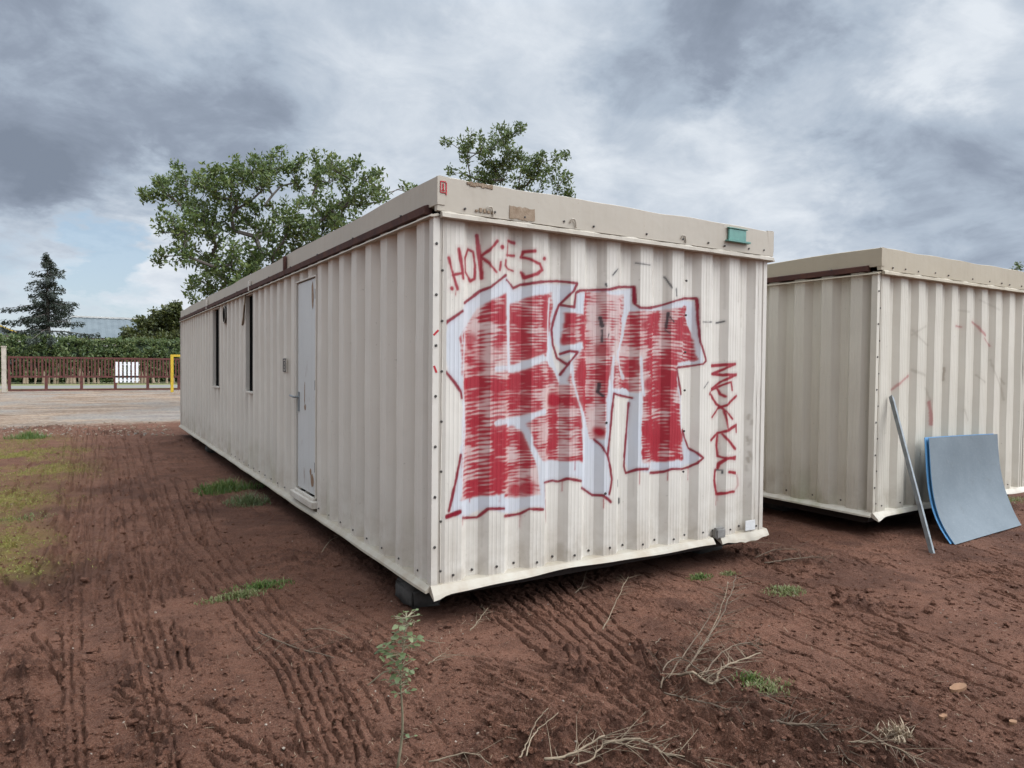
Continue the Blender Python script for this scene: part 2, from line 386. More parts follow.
def groove(p, q, w=.014, depth=.016, wob=.01):
    if p[1] < 1.5: w *= .72; depth *= 1.15
    """one lug mark pressed in the mud: a narrow trench, a small lip beside it"""
    n = max(1, int(math.hypot(q[0]-p[0], q[1]-p[1])/.055)); pts = []
    nx, ny = -(q[1]-p[1]), q[0]-p[0]; L = math.hypot(nx, ny)+1e-9
    for i in range(n+1):
        t = i/n; o = random.uniform(-wob, wob)*1.15
        pts.append((p[0]+(q[0]-p[0])*t+nx/L*o, p[1]+(q[1]-p[1])*t+ny/L*o))
    for a, b in zip(pts, pts[1:]):
        sl_ = win(a, b, w*4)
        X = GX[sl_]; Y = GY[sl_]
        if X.size == 0: continue
        d, s, t = segdist(X, Y, a, b)
        d = d*(.75+.6*rim[sl_])
        k_ = -1.5*depth*sstep(w*1.35, w*.55, d)*(.2+1.5*vnoise(X*21, Y*21, 4)) + .4*depth*np.exp(-((d-w*2)/w)**2)*(s > 0)
        cur = GROOVE[sl_]; GROOVE[sl_] = np.where(np.abs(k_) > np.abs(cur), k_, cur)
def gpx(a): return tuple(onZ(*a)[:2])
def bundle(P, off, n, w=.014, depth=.016, brk=.12):
    for i in range(n):
        Q = [(x+off[0]*i, y+off[1]*i) for x, y in P]
        Q = [gpx(a) for a in Q]
        for a, b in zip(Q, Q[1:]):
            m = max(1, int(math.hypot(b[0]-a[0], b[1]-a[1])/.35))
            for j in range(m):
                if random.random() < brk: continue
                t0, t1 = j/m, (j+1-random.uniform(0, .12))/m
                groove((a[0]+(b[0]-a[0])*t0, a[1]+(b[1]-a[1])*t0), (a[0]+(b[0]-a[0])*t1, a[1]+(b[1]-a[1])*t1), w, depth*random.uniform(.6, 1.2), .006)
# long bundles of tread lines (traced on the ground)
bundle([(140, 622), (152, 668)], (10, 1), 5, .009, .02, .05)
for P in [[(118, 676), (195, 720)], [(110, 679), (138, 700)], [(112, 690), (128, 698)], [(131, 710), (150, 722), (178, 730)], [(133, 722), (160, 740)], [(203, 725), (256, 752)], [(203, 746), (240, 765)], [(206, 757), (222, 770)], [(193, 700), (235, 722), (250, 725)],
          [(0, 575), (45, 612)], [(0, 590), (30, 617)], [(0, 603), (15, 617)], [(32, 638), (66, 667)], [(45, 638), (68, 668)], [(30, 650), (65, 680)], [(258, 752), (300, 775)], [(150, 735), (172, 750)]]:
    bundle(P, (0, 0), 1, .011, .023, 0)
bundle([(143, 490), (163, 544), (216, 604), (274, 668), (318, 775)], (10.5, -2.5), 6, .0085, .019, .03)
bundle([(117, 549), (132, 609)], (8, 0), 5, .009, .016, .05)
bundle([(64, 524), (44, 552), (32, 590)], (7, 2), 5, .010, .016, .05)
bundle([(280, 600), (350, 642), (425, 692)], (7, -8), 4, .008, .012, .15)
bundle([(78, 428), (70, 500), (60, 600), (62, 680), (66, 775)], (10, 0), 3, .010, .015, .1)
bundle([(104, 428), (112, 500), (118, 560), (132, 640), (160, 775)], (10, 0), 3, .010, .015, .15)
bundle([(128, 440), (150, 520), (175, 600)], (9, -1), 3, .012, .016, .1)
bundle([(330, 690), (380, 775)], (14, -4), 4, .009, .014, .15)
bundle([(20, 690), (60, 775)], (-12, 6), 4, .009, .014, .2)
bundle([(690, 600), (780, 632), (900, 690), (1030, 745)], (-16, 8), 5, .010, .013, .25)
bundle([(850, 596), (950, 632), (1040, 670)], (-14, 6), 4, .010, .012, .25)
bundle([(620, 690), (700, 730), (780, 775)], (-18, 6), 4, .010, .014, .2)
bundle([(345, 640), (400, 700), (450, 775)], (13, -4), 3, .008, .010, .3)
bundle([(262, 598), (340, 640), (420, 668)], (4, 9), 3, .01, .012, .3)
bundle([(503, 598), (556, 648), (600, 690), (640, 722)], (10.5, -3.5), 7, .010, .022, .05)
bundle([(470, 596), (520, 640), (556, 668)], (10, -2), 2, .013, .018, .2)
bundle([(108, 470), (104, 520), (98, 560)], (8, 0), 3, .012, .012)
bundle([(66, 430), (58, 500), (52, 600)], (9, 0), 6, .012, .012, .2)
bundle([(118, 600), (126, 640)], (12, 0), 4, .011, .016)
bundle([(150, 545), (140, 600)], (9, 0), 4, .011, .012, .2)
bundle([(880, 630), (1024, 690)], (-18, 9), 4, .012, .014, .3)
bundle([(600, 715), (760, 768)], (20, -7), 4, .011, .014, .35)
bundle([(640, 560), (740, 600), (900, 668)], (14, -6), 3, .01, .010, .4)
bundle([(370, 600), (300, 585), (250, 590)], (10, 14), 3, .011, .010, .4)
# plain pressed wheel run on the left, its fine print
P = [gpx(a) for a in [(80, 428), (86, 480), (84, 540), (82, 600), (88, 680), (98, 775)]]
for a, b in zip(P, P[1:]):
    sl_ = win(a, b, .3); d, s, t = segdist(GX[sl_], GY[sl_], a, b)
    m = sstep(.19, .15, d); H[sl_] = H[sl_]*(1-.6*m)-.022*m+.030*np.exp(-((d-.23)/.035)**2)*np.clip(rim[sl_]*2.4-.75, 0, 1.2)
    L = math.hypot(b[0]-a[0], b[1]-a[1]); nn = int(L/.045)
    for i in range(nn):
        tt = (i+.5)/nn; c0 = (a[0]+(b[0]-a[0])*tt, a[1]+(b[1]-a[1])*tt)
        for o in (-.14, -.05, .04, .13):
            if random.random() < .45 and c0[1] < 5: groove((c0[0]+o, c0[1]), (c0[0]+o+.03, c0[1]+.012), .009, .008, 0)
# rough lug track behind the cabin's front, to the right
P = [gpx(a) for a in [(735, 548), (800, 578), (860, 606), (930, 640)]]
for a, b in zip(P, P[1:]):
    L = math.hypot(b[0]-a[0], b[1]-a[1]); ux, uy = (b[0]-a[0])/L, (b[1]-a[1])/L
    for i in range(int(L/.07)):
        t = i*.07; o = random.uniform(-.14, .14); c0 = (a[0]+ux*t-uy*o, a[1]+uy*t+ux*o); an = random.uniform(-.5, .9)
        dx, dy = math.cos(math.atan2(uy, ux)+an)*.09, math.sin(math.atan2(uy, ux)+an)*.09
        groove(c0, (c0[0]+dx, c0[1]+dy), .011, .02, .008)
# faint scattered tread strokes
for i in range(1700):
    px, py = random.uniform(470, 1040), 545+random.random()**.8*225
    a = gpx((px, py)); dd = gpx((px+30, py+11)); b_ = (dd[0]-a[0], dd[1]-a[1]); L = math.hypot(*b_); ln = random.uniform(.05, .22)
    an = random.gauss(0, .16); ux, uy = b_[0]/L, b_[1]/L; ux, uy = ux*math.cos(an)-uy*math.sin(an), ux*math.sin(an)+uy*math.cos(an)
    if fbm(a[0]*.9, a[1]*.9, 2, 11) < .46: continue
    groove(a, (a[0]+ux*ln, a[1]+uy*ln), random.uniform(.006, .012), random.uniform(.005, .014), .006)
for i in range(450):
    px, py = random.uniform(-10, 420), 470+random.random()**.8*300
    a = gpx((px, py)); q_ = (px+(px-85)*.1+random.gauss(0, 4), py+(py-362)*.1) if random.random() < .6 else (px+30, py+18)
    dd = gpx(q_); b_ = (dd[0]-a[0], dd[1]-a[1]); L = math.hypot(*b_)+1e-6; ln = random.uniform(.05, .2)
    if fbm(a[0]*.9, a[1]*.9, 2, 12) < .45: continue
    groove(a, (a[0]+b_[0]/L*ln, a[1]+b_[1]/L*ln), random.uniform(.006, .012), random.uniform(.005, .013), .006)
for i in range(230):
    x0_ = random.choice([-2.55, -2.3, -1.9, -1.55, -1.3, -1.05, -.75])+random.gauss(0, .09); y0_ = random.uniform(1.5, 15.5); ln = random.uniform(.15, .7)
    groove((x0_, y0_), (x0_+random.gauss(0, .03), y0_+ln), random.uniform(.012, .024), random.uniform(.012, .028), .012)
H += GROOVE
# torn-up clods
clod = np.clip(fbm(GX*15, GY*15, 3, 21)-.44, 0, 1)*4; CL = np.zeros_like(H)
for (px, py, r, a_) in [(50, 590, .22, .05), (62, 600, .2, .04), (28, 662, .16, .06), (25, 676, .14, .06), (15, 748, .16, .07), (20, 720, .12, .04), (140, 738, .16, .05), (150, 752, .14, .05), (135, 765, .12, .05),
                        (188, 652, .14, .05), (196, 636, .14, .04), (230, 705, .1, .04), (565, 655, .13, .05), (575, 672, .14, .06), (585, 683, .1, .05), (645, 660, .16, .05), (652, 668, .12, .05),
                        (700, 700, .25, .06), (740, 712, .25, .06), (780, 725, .25, .06), (820, 745, .22, .05), (670, 690, .2, .05), (850, 760, .2, .05), (330, 655, .25, .03), (170, 460, .4, .04), (120, 520, .3, .035),
                        (800, 560, .35, .04), (770, 555, .3, .04), (860, 605, .25, .04), (110, 432, .5, .05), (50, 428, .5, .06), (180, 442, .6, .05), (570, 770, .4, .05), (650, 768, .35, .05), (300, 560, .4, .025), (215, 500, .5, .03)]:
    c0 = gpx((px, py)); sl_ = win(c0, c0, r*2.2); d = np.hypot(GX[sl_]-c0[0], GY[sl_]-c0[1])
    m = np.exp(-(d/r)**2); CL[sl_] = np.maximum(CL[sl_], m*clod[sl_]*a_*.85)
    dark_earth[sl_] = np.maximum(dark_earth[sl_], .55*m*sstep(.1, .5, clod[sl_]))
H += CL
for (px, py, r, a_) in [(15, 455, .9, 1), (45, 470, .7, .8), (5, 500, .6, .9), (0, 545, .45, 1), (10, 570, .3, .8), (30, 440, .8, .5), (10, 520, .3, .7), (70, 450, .5, .45), (-40, 560, .6, 1), (-60, 470, 1.2, 1)]:
    c0 = gpx((px, py)); sl_ = win(c0, c0, r*2.5); d = np.hypot(GX[sl_]-c0[0], (GY[sl_]-c0[1])*.6)
    moss[sl_] = np.maximum(moss[sl_], a_*np.exp(-(d/(r*.78))**2)*sstep(.36, .62, fbm(GX[sl_]*2.2, GY[sl_]*1.4, 4, 33)+.12))
dark_earth = np.maximum(dark_earth, .5*sstep(.6, .8, fbm(GX*1.3, GY*1.3, 4, 31))*near)
# darker bare earth below the cabins
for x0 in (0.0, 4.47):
    ins = sstep(-.25, .15, np.minimum(np.minimum(GX-x0, x0+3-GX), np.minimum(GY, 12.8-GY))); dark_earth = np.maximum(dark_earth, .6*ins)
yardedge = 16.5+.9*fbm(GX*.5, GX*0+.3, 3, 41)
gravelly = sstep(-1.2, .6, GY-yardedge+(rim-.5)*1.5)*sstep(400, 80, GY)
H -= .09*sstep(-.2, .8, GY-yardedge)
nxg, nyg = len(gx), len(gy)
idx = np.arange(nxg*nyg).reshape(nyg, nxg)
quads = np.stack([idx[:-1, :-1], idx[:-1, 1:], idx[1:, 1:], idx[1:, :-1]], -1).reshape(-1, 4)
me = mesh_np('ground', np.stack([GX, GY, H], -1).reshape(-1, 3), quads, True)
attr(me, 'moss', moss); attr(me, 'dark_earth', dark_earth); attr(me, 'gravelly', gravelly)
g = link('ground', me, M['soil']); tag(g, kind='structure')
def hz(x, y):
    i = min(max(np.searchsorted(gx, x), 0), nxg-1); j = min(max(np.searchsorted(gy, y), 0), nyg-1); return float(H[j, i])

# gravel yard, verge and road beyond
def sheet(name, xs, ys, z, mat, amp=0.0, fr=1.0, edge=None):
    X, Y = np.meshgrid(xs, ys)
    if edge is not None: Y = Y+edge(X)*np.linspace(1, 0, len(ys))[:, None]**3
    Z = z+(fbm(X*fr, Y*fr, 3, 51)-.5)*amp
    id_ = np.arange(X.size).reshape(X.shape); q = np.stack([id_[:-1, :-1], id_[:-1, 1:], id_[1:, 1:], id_[1:, :-1]], -1).reshape(-1, 4)
    m_ = mesh_np(name, np.stack([X, Y, Z], -1).reshape(-1, 3), q, True); o = link(name, m_, mat); tag(o, kind='structure'); return o, X, Y
gv, X, Y = sheet('gravel_yard', np.linspace(-45, 60, 700), np.concatenate([np.linspace(16.4, 22, 70), np.linspace(22.2, 43, 60)]), -.012, M['gravel'], .06, 2.2,
                 lambda x: .9*fbm(x*.5, x*0+.3, 3, 41)+.5*(fbm(x*3, x*0+.1, 3, 43)-.5))
attr(gv.data, 'grey', np.exp(-(((X-.3)/1.6)**2)-((Y-19.6)/1.8)**2)*1.0+np.exp(-(((X-1.5)/3)**2)-((Y-24)/2.0)**2)*.6)
sheet('road', np.linspace(-120, 120, 40), np.linspace(45.5, 51.5, 6), .0, M['road'])
sheet('grass_verge', np.linspace(-120, 120, 60), np.linspace(43.02, 45.48, 6), .0, M['verge'], .02)
sheet('grass_verge', np.linspace(-120, 120, 60), np.linspace(51.52, 64, 8), .0, M['verge'], .05)

# ------------------------------------------------------------------ corrugated walls
PER, DEP = .3103, .046
PROF = [(0, 0), (.115, 0), (.170, DEP), (.255, DEP), (PER, 0)]            # outer flat, slope, inner flat, slope
MIC = [(.028, -.0016), (.058, -.0016), (.088, -.0016), (.197, -.0014), (.228, -.0014)]   # stiffening ribs pressed in the flats
def prof(u):
    u = np.mod(u, PER); d = np.interp(u, [p[0] for p in PROF], [p[1] for p in PROF])
    for c_, h_ in MIC: d = d+h_*np.clip(1-np.abs(u-c_)/.008, 0, 1)
    return d
END_PH, SIDE_PH = .0875, .261-.115-PER*0+.0
def usamples(L, ph, coarse=False):
    base = sorted([p[0] for p in PROF[:-1]]+[c_+e for c_, _ in MIC for e in (-.008, 0, .008)])
    u = [0, L]
    n = int(L/PER)+2
    for k_ in range(-1, n):
        u += [k_*PER+b+ph for b in base]
    u = np.array(sorted(x for x in u if 0 <= x <= L)); 
    if not coarse:
        out = [u[0]]
        for b in u[1:]:
            m = max(1, int(math.ceil((b-out[-1])/.0075)))
            a = out[-1]
            out += [a+(b-a)*(i+1)/m for i in range(m)]
        u = np.array(out)
    keep = [0]
    for i in range(1, len(u)):
        if u[i]-u[keep[-1]] > 1e-4: keep.append(i)
    return u[keep]

WH = 2.26   # wall sheet height up to the fascia
# --- spray paint on the end wall: strokes given in wall coordinates found by sighting the corrugated sheet
def hit(px, py, Y0=0.0, X0=0.0, ph=END_PH):
    d = ray(px, py); t = (Y0-CY)/d[1]; p = CAMP+d*t
    for _ in range(60):
        if p[1] >= Y0+prof(p[0]-X0-ph): break
        p = p+d*(.001/d[1])
    return p[0]-X0, p[2]-ZB
class Canvas:
    def __init__(s, xs, zs, **kw):
        s.xs, s.zs = xs, zs; s.X, s.Z = np.meshgrid(xs, zs); s.ch = {k_: np.zeros_like(s.X) for k_ in ('red', 'white', 'pink', 'dred', 'black', 'smear')}; s.kw = kw
        s.jit = (fbm(s.X*30, s.Z*30, 3, 61)-.5)
    def pts(s, P, step=1.2):
        out = []
        for a, b in zip(P, P[1:]):
            n = max(1, int(math.hypot(b[0]-a[0], b[1]-a[1])/step))
            out += [(a[0]+(b[0]-a[0])*i/n, a[1]+(b[1]-a[1])*i/n) for i in range(n)]
        out.append(P[-1]); return [hit(*p, **s.kw) for p in out]
    def stroke(s, ch, P, r=.009, soft=.007, amt=1.0, taper=.0):
        Q = s.pts(P) if len(P) > 1 else [hit(*P[0], **s.kw)]*2
        if len(Q) == 1: Q = Q*2
        n = len(Q)-1
        for i, (a, b) in enumerate(zip(Q, Q[1:])):
            if abs(a[0]-b[0]) > .12: continue
            rr = r*(1-taper*abs(2*i/max(n, 1)-1))*(.95+.12*math.sin(i*.16+P[0][0]))
            pad = rr+soft*3; i0, i1 = np.searchsorted(s.xs, [min(a[0], b[0])-pad, max(a[0], b[0])+pad]); j0, j1 = np.searchsorted(s.zs, [min(a[1], b[1])-pad, max(a[1], b[1])+pad])
            if i1 <= i0 or j1 <= j0: continue
            d, _, _ = segdist(s.X[j0:j1, i0:i1], s.Z[j0:j1, i0:i1], a, b)
            d = d+s.jit[j0:j1, i0:i1]*soft*1.2
            m = amt*sstep(rr+soft, max(rr-soft, 0), d)
            halo = .17*amt*np.exp(-(d/(rr+soft*2.6))**2)
            s.ch[ch][j0:j1, i0:i1] = np.maximum(s.ch[ch][j0:j1, i0:i1], np.maximum(m, halo))
    def poly(s, P, soft=.012):
        Q = s.pts(P+[P[0]], 3); px_ = np.array([q[0] for q in Q]); pz = np.array([q[1] for q in Q])
        i0, i1 = np.searchsorted(s.xs, [px_.min()-.03, px_.max()+.03]); j0, j1 = np.searchsorted(s.zs, [pz.min()-.03, pz.max()+.03])
        jx = (fbm(s.X[j0:j1, i0:i1]*14, s.Z[j0:j1, i0:i1]*14, 2, 63)-.5)*.03
        X = s.X[j0:j1, i0:i1]+jx; Z = s.Z[j0:j1, i0:i1]+jx
        ins = np.zeros(X.shape, bool)
        for k_ in range(len(Q)-1):
            x1, z1, x2, z2 = px_[k_], pz[k_], px_[k_+1], pz[k_+1]
            c_ = ((z1 > Z) != (z2 > Z))
            with np.errstate(divide='ignore', invalid='ignore'):
                c_ &= X < (x2-x1)*(Z-z1)/(z2-z1+1e-12)+x1
            ins ^= c_
        m = ins.astype(float)
        for _ in range(2):
            mp = np.pad(m, 1, mode='edge'); m = (mp[1:-1, 1:-1]*2+mp[:-2, 1:-1]+mp[2:, 1:-1]+mp[1:-1, :-2]+mp[1:-1, 2:])/6
        return (slice(j0, j1), slice(i0, i1)), m
def spray_main(cv):
    C = cv.ch
    OUT = [(446, 323), (463, 312), (465, 303), (480, 292), (491, 288), (506, 277), (513, 290), (540, 283), (577, 284), (575, 291), (559, 305), (575, 307), (577, 293), (596, 291), (633, 288), (634, 305), (641, 309), (662, 306), (684, 300), (696, 300),
           (696, 320), (704, 358), (703, 363), (677, 367), (680, 392), (682, 430), (688, 448), (702, 457), (688, 466), (664, 471), (650, 472), (627, 472), (625, 460), (628, 400), (632, 397), (614, 393), (609, 440), (611, 475), (610, 500), (603, 495), (592, 495),
           (582, 488), (581, 480), (567, 478), (545, 482), (545, 509), (529, 508), (505, 515), (488, 508), (463, 517), (450, 512), (461, 460), (462, 398), (447, 373)]
    s, m = cv.poly(OUT, .02); C['white'][s] = np.maximum(C['white'][s], m*(.80+.35*(fbm(cv.X[s]*9, cv.Z[s]*4, 3, 71)-.5)))
    for P in ([(562, 304), (573, 305.5), (575, 294)], [(561, 355), (576, 353), (566, 363)], [(553, 335), (559, 352), (566, 364), (560, 376), (552, 366)]):
        s, m = cv.poly(P); C['white'][s] *= 1-.8*m
    REDS = [[(461, 340), (478, 311), (505, 296), (506, 362), (506, 492), (490, 492), (463, 497), (466, 410)], [(511, 304), (552, 293), (546, 350), (545, 356), (528, 360), (511, 366)],
            [(506, 375), (528, 370), (545, 362), (552, 369), (557, 385), (560, 405), (545, 411), (519, 418), (506, 419)], [(505, 425), (520, 430), (530, 448), (538, 470), (540, 494), (505, 498)],
            [(528, 424), (545, 413), (545, 395), (556, 387), (570, 385), (581, 400), (581, 461), (545, 459), (537, 447)],
            [(564, 313), (584, 315), (584, 342), (563, 345)], [(586, 294), (622, 297), (620, 335), (617, 350), (613, 355), (608, 380), (606, 400), (604, 438), (590, 438), (584, 405), (571, 380), (574, 362), (583, 350), (584, 330)],
            [(616, 352), (640, 352), (640, 392), (622, 388), (614, 388), (612, 372)], [(630, 315), (684, 309), (686, 325), (697, 360), (690, 362), (676, 363), (676, 380), (680, 430), (682, 457), (645, 461), (643, 460), (644, 395), (641, 356), (622, 352), (626, 330)]]
    X, Z = cv.X, cv.Z
    band = .5+.5*np.cos(2*PI*(Z+.016*(fbm(X*6, Z*5, 2, 72)-.5)+.02*np.sin(X*9))/.027)
    band2 = .5+.5*np.cos(2*PI*(Z-.03*X+.02*(fbm(X*5, Z*9, 2, 75)-.5))/.021)
    n1 = fbm(X*3.2, Z*17, 3, 73); n2 = fbm(X*7, Z*9, 3, 74); n3 = fbm(X*16, Z*60, 2, 76)
    sel = sstep(.42, .58, fbm(X*3.1, Z*2.0, 2, 77))
    n5 = fbm(X*13, Z*1.5, 2, 78)
    h = (band*(1-sel)+band2*sel)*.55+(n1-.5)*1.1+(n2-.5)*1.2+(n3-.5)*.7+(n5-.5)*1.3
    red = sstep(-.20, .42, h)
    for P in REDS:
        gx_, gy_ = sum(p[0] for p in P)/len(P), sum(p[1] for p in P)/len(P)
        P = [(gx_+(x-gx_)*1.04+(1 if x > gx_ else -1)*.6, gy_+(y-gy_)*1.03) for x, y in P]
        s, m = cv.poly(P)
        C['white'][s] *= 1-.62*m; C['pink'][s] = np.maximum(C['pink'][s], m*(.5+.5*(n2[s]-.4)))
        C['red'][s] = np.maximum(C['red'][s], m*red[s]*.96)
    # denser spray blobs
    for x, y, r, a in [(470, 340, .05, .8), (475, 380, .04, .6), (515, 385, .06, .9), (522, 400, .05, .9), (556, 400, .06, 1), (553, 440, .045, .9), (548, 450, .04, .8), (515, 490, .05, .9), (528, 488, .05, .9), (500, 480, .04, .8), (520, 350, .04, .8),
                       (602, 350, .05, .8), (610, 372, .04, .8), (600, 432, .04, 1), (625, 388, .05, .9), (645, 325, .05, .9), (655, 330, .04, .8), (660, 372, .06, .9), (650, 385, .05, .9), (665, 385, .05, .9), (655, 455, .05, .9), (675, 445, .05, .8), (693, 358, .03, .7), (498, 345, .03, .8), (500, 420, .03, .7), (470, 440, .03, .6), (572, 330, .03, .7), (585, 320, .03, .6)]:
        p = hit(x, y); d = np.hypot((X-p[0])/1.25, Z-p[1]); C['red'] = np.maximum(C['red'], a*sstep(r*1.3, r*.4, d+(n2-.5)*.05)*(C['pink'] > .1))
    # white lines over the red
    for P, r in [([(508.5, 298), (508.5, 330), (508.5, 366)], .022), ([(497, 369), (515, 367), (530, 361), (543, 357)], .024), ([(497, 423), (512, 420), (530, 416), (545, 412)], .024), ([(520, 420), (530, 443), (538, 465), (542, 492)], .018),
                 ([(627, 297), (625, 320), (620, 345), (618, 353), (620, 370), (623, 378)], .018), ([(614, 357), (612, 380), (610, 405), (608, 425)], .02), ([(641, 358), (642, 380), (644, 395)], .018), ([(612, 391), (625, 394), (640, 395)], .016),
                 ([(572, 362), (573, 380), (577, 395), (582, 412), (584, 430)], .014), ([(549, 300), (548, 320), (548, 345), (553, 365), (560, 380)], .018), ([(465, 330), (463, 380), (465, 430), (462, 490)], .008), ([(568, 347), (580, 345), (583, 348)], .016), ([(463, 343), (462, 335), (466, 328)], .007)]:
        cvch = C['red'].copy(); cv.ch['tmp'] = np.zeros_like(X); cv.stroke('tmp', P, r*.8, .009, .9); t = cv.ch.pop('tmp')
        C['red'] *= 1-t; C['pink'] *= 1-t; C['white'] = np.maximum(C['white'], t*.9)
    # the dark red outlines
    LN = [[(441, 326), (447, 322), (463, 311)], [(464.5, 303), (480, 291), (491, 287), (506, 275)], [(507, 280), (513, 288), (520, 285), (540, 282), (556, 281), (568, 282), (577, 283.5), (574, 291), (559, 305), (574.5, 307), (576, 293), (580, 290.5), (596, 290), (610, 289.5), (619, 287), (634, 287), (634.5, 304), (641, 308), (650, 308), (662, 305), (675, 301), (684, 298.5), (696, 298.5), (697.5, 305), (697, 320), (700, 340), (705.5, 358), (706, 361), (703, 364), (690, 366), (678, 367.5)],
          [(559, 305), (555, 315), (551.5, 330), (553, 345), (557, 358), (566, 364)], [(560, 354), (570, 351), (578, 352), (570, 362), (560, 374.5)], [(677, 368), (677.5, 376), (681, 394)], [(682, 430), (685, 440), (688, 448), (697, 453), (703, 458), (697, 463), (688, 467), (682, 469), (672, 469), (663, 472), (650, 473)],
          [(648, 469), (637, 469.5), (626, 473), (624, 466), (624.5, 455), (627, 425), (628.5, 403)], [(632, 398), (622, 396), (614, 393.5), (612, 412), (609.5, 440), (608, 455)], [(594, 439.5), (602, 446), (608, 456), (611, 470), (612, 480), (611, 487), (609.5, 494)],
          [(582, 488), (592, 495), (603, 495.5), (608, 499), (611, 502)], [(545, 482.5), (552, 480.5), (558, 481.5), (567, 478.5), (581, 481)], [(461, 455), (455, 485), (449, 511)], [(463, 518), (477, 517.5), (488, 509), (504, 508.5)], [(505, 516), (519, 514), (529, 509), (543, 509.5)], [(446, 372), (455, 383), (461, 392), (462, 398)]]
    for P in LN: cv.stroke('dred', P, .0105, .005, .97)
    cv.stroke('dred', [(447, 517), (460, 512)], .016, .006); cv.stroke('dred', [(634, 288), (634.5, 303)], .014, .006); cv.stroke('dred', [(697, 300), (697.5, 320), (700, 340)], .012, .007)
    cv.stroke('dred', [(545, 483), (545.5, 505), (546, 522)], .004, .006, .7)
    # lettering above and beside
    for P, r in [([(449, 258), (452, 270), (457.5, 289)], .011), ([(459, 249), (462, 266), (463.5, 278)], .012), ([(453, 275), (463, 273)], .010), ([(468, 249.5), (465, 258), (465.5, 272), (470, 281), (474.5, 279), (475, 265), (473, 252), (468, 249.5)], .010),
                 ([(477, 236), (479, 255), (481.5, 278)], .016), ([(497.5, 241), (490, 250), (481, 256)], .010), ([(481, 257), (489, 263), (496.5, 272)], .011), ([(501, 262), (500, 270)], .010), ([(508, 241), (514, 243)], .013), ([(508, 243), (507.5, 256)], .008), ([(507, 255), (514, 256)], .010), ([(506, 260), (505.5, 265), (508, 269), (513, 271)], .008),
                 ([(535, 251), (523, 252), (521, 257), (530, 259), (540, 264), (542, 270), (537, 274), (524, 278), (521, 273)], .012), ([(452, 288.5)], .016), ([(502.5, 247)], .017), ([(544.5, 258.5)], .016)]:
        cv.stroke('red', P, r, .006, .95); cv.stroke('dred', P, r*.5, .008, .45)
    for P, r in [([(711, 366), (722, 365), (735, 364), (724, 369), (712, 374), (722, 375), (736, 374.5)], .013), ([(736, 375), (720, 382), (711, 389)], .011), ([(711, 390), (722, 385), (731, 382), (732, 390)], .010), ([(716, 387), (720, 394), (725, 396.5)], .012), ([(711, 389), (710, 394), (716, 404), (727, 412), (732.5, 419)], .011),
                 ([(736, 396), (727, 405), (718, 408), (712, 417)], .011), ([(724, 411), (727, 420), (728, 429)], .010), ([(736, 425), (727, 431), (717, 433), (711, 440)], .013), ([(717, 433), (716, 445), (717, 456), (724, 458), (735, 459)], .013), ([(722, 434), (729, 441), (735, 449)], .012), ([(736, 426), (736, 432)], .009),
                 ([(735, 457), (726, 459), (718, 464), (717, 468)], .013), ([(715, 470), (714, 480), (716, 494), (727, 493), (734, 491.5)], .013), ([(729, 472), (736, 473)], .013)]:
        cv.stroke('red', P, r, .006, .95); cv.stroke('dred', P, r*.5, .008, .5)
    cv.stroke('red', [(734, 491.5), (738, 485), (737, 475)], .010, .014, .4); cv.stroke('red', [(717, 494), (717, 500)], .008, .01, .4)
    for P, r in [([(613, 275), (618, 269)], .006), ([(606, 284), (607, 286)], .007), ([(636, 263), (650, 265)], .004), ([(664, 277), (672, 288)], .006), ([(676, 289), (676.5, 296)], .008), ([(716, 323), (724, 321.5)], .007), ([(668, 313), (666, 328)], .009), ([(600, 318), (602, 326)], .013), ([(602, 330), (602, 342)], .007), ([(599, 384), (598, 392)], .011), ([(598, 392), (603, 396)], .009),
                 ([(716, 470), (722, 470), (722, 473)], .006), ([(608, 338), (609, 334)], .004), ([(618, 481), (618, 486)], .010), ([(619, 499), (619, 503)], .009), ([(670, 317), (674, 322)], .006), ([(665, 330), (670, 333)], .005), ([(704, 388), (708, 382)], .002), ([(703, 322), (712, 322)], .003)]:
        cv.stroke('black', P, r, .004, .9)
    for x, y, L_ in [(463, 516, 9), (520, 515, 12), (562, 481, 10), (604, 499, 9), (640, 470, 14), (668, 472, 8), (688, 468, 12), (500, 494, 8), (470, 495, 7), (650, 461, 7), (575, 461, 9), (716, 496, 9), (524, 279, 6), (456, 290, 5)]:
        cv.stroke('red', [(x, y), (x-.3, y+L_)], .0028, .004, .75)
    for i in range(70):
        x = random.uniform(448, 764); t_ = (x-440)/330; y0_ = random.choice([214+t_*52, 214+t_*52, random.uniform(300, 540)]); L_ = random.uniform(12, 70)
        y1_ = min(y0_+L_, 583-t_*52)
        if y1_ > y0_+4: cv.stroke('smear', [(x, y0_), (x-.4, y1_)], random.uniform(.002, .010), random.uniform(.005, .015), random.uniform(.08, .26))
    for i in range(30):
        x = random.uniform(448, 764); t_ = (x-440)/330; y1_ = 582-t_*53; cv.stroke('smear', [(x, y1_-random.uniform(3, 16)), (x+random.uniform(-3, 3), y1_)], random.uniform(.01, .03), .03, random.uniform(.1, .3))
    for x, y, a in [(749, 415, .7), (747, 437, .8), (750, 440, .6), (749, 452, .7), (748, 458, .8), (751, 455, .5), (746, 466, .5), (752, 420, .5), (750, 483, .4)]:
        cv.stroke('smear', [(x, y), (x+random.uniform(-2, 2), y+4)], .011, .012, a*.7)
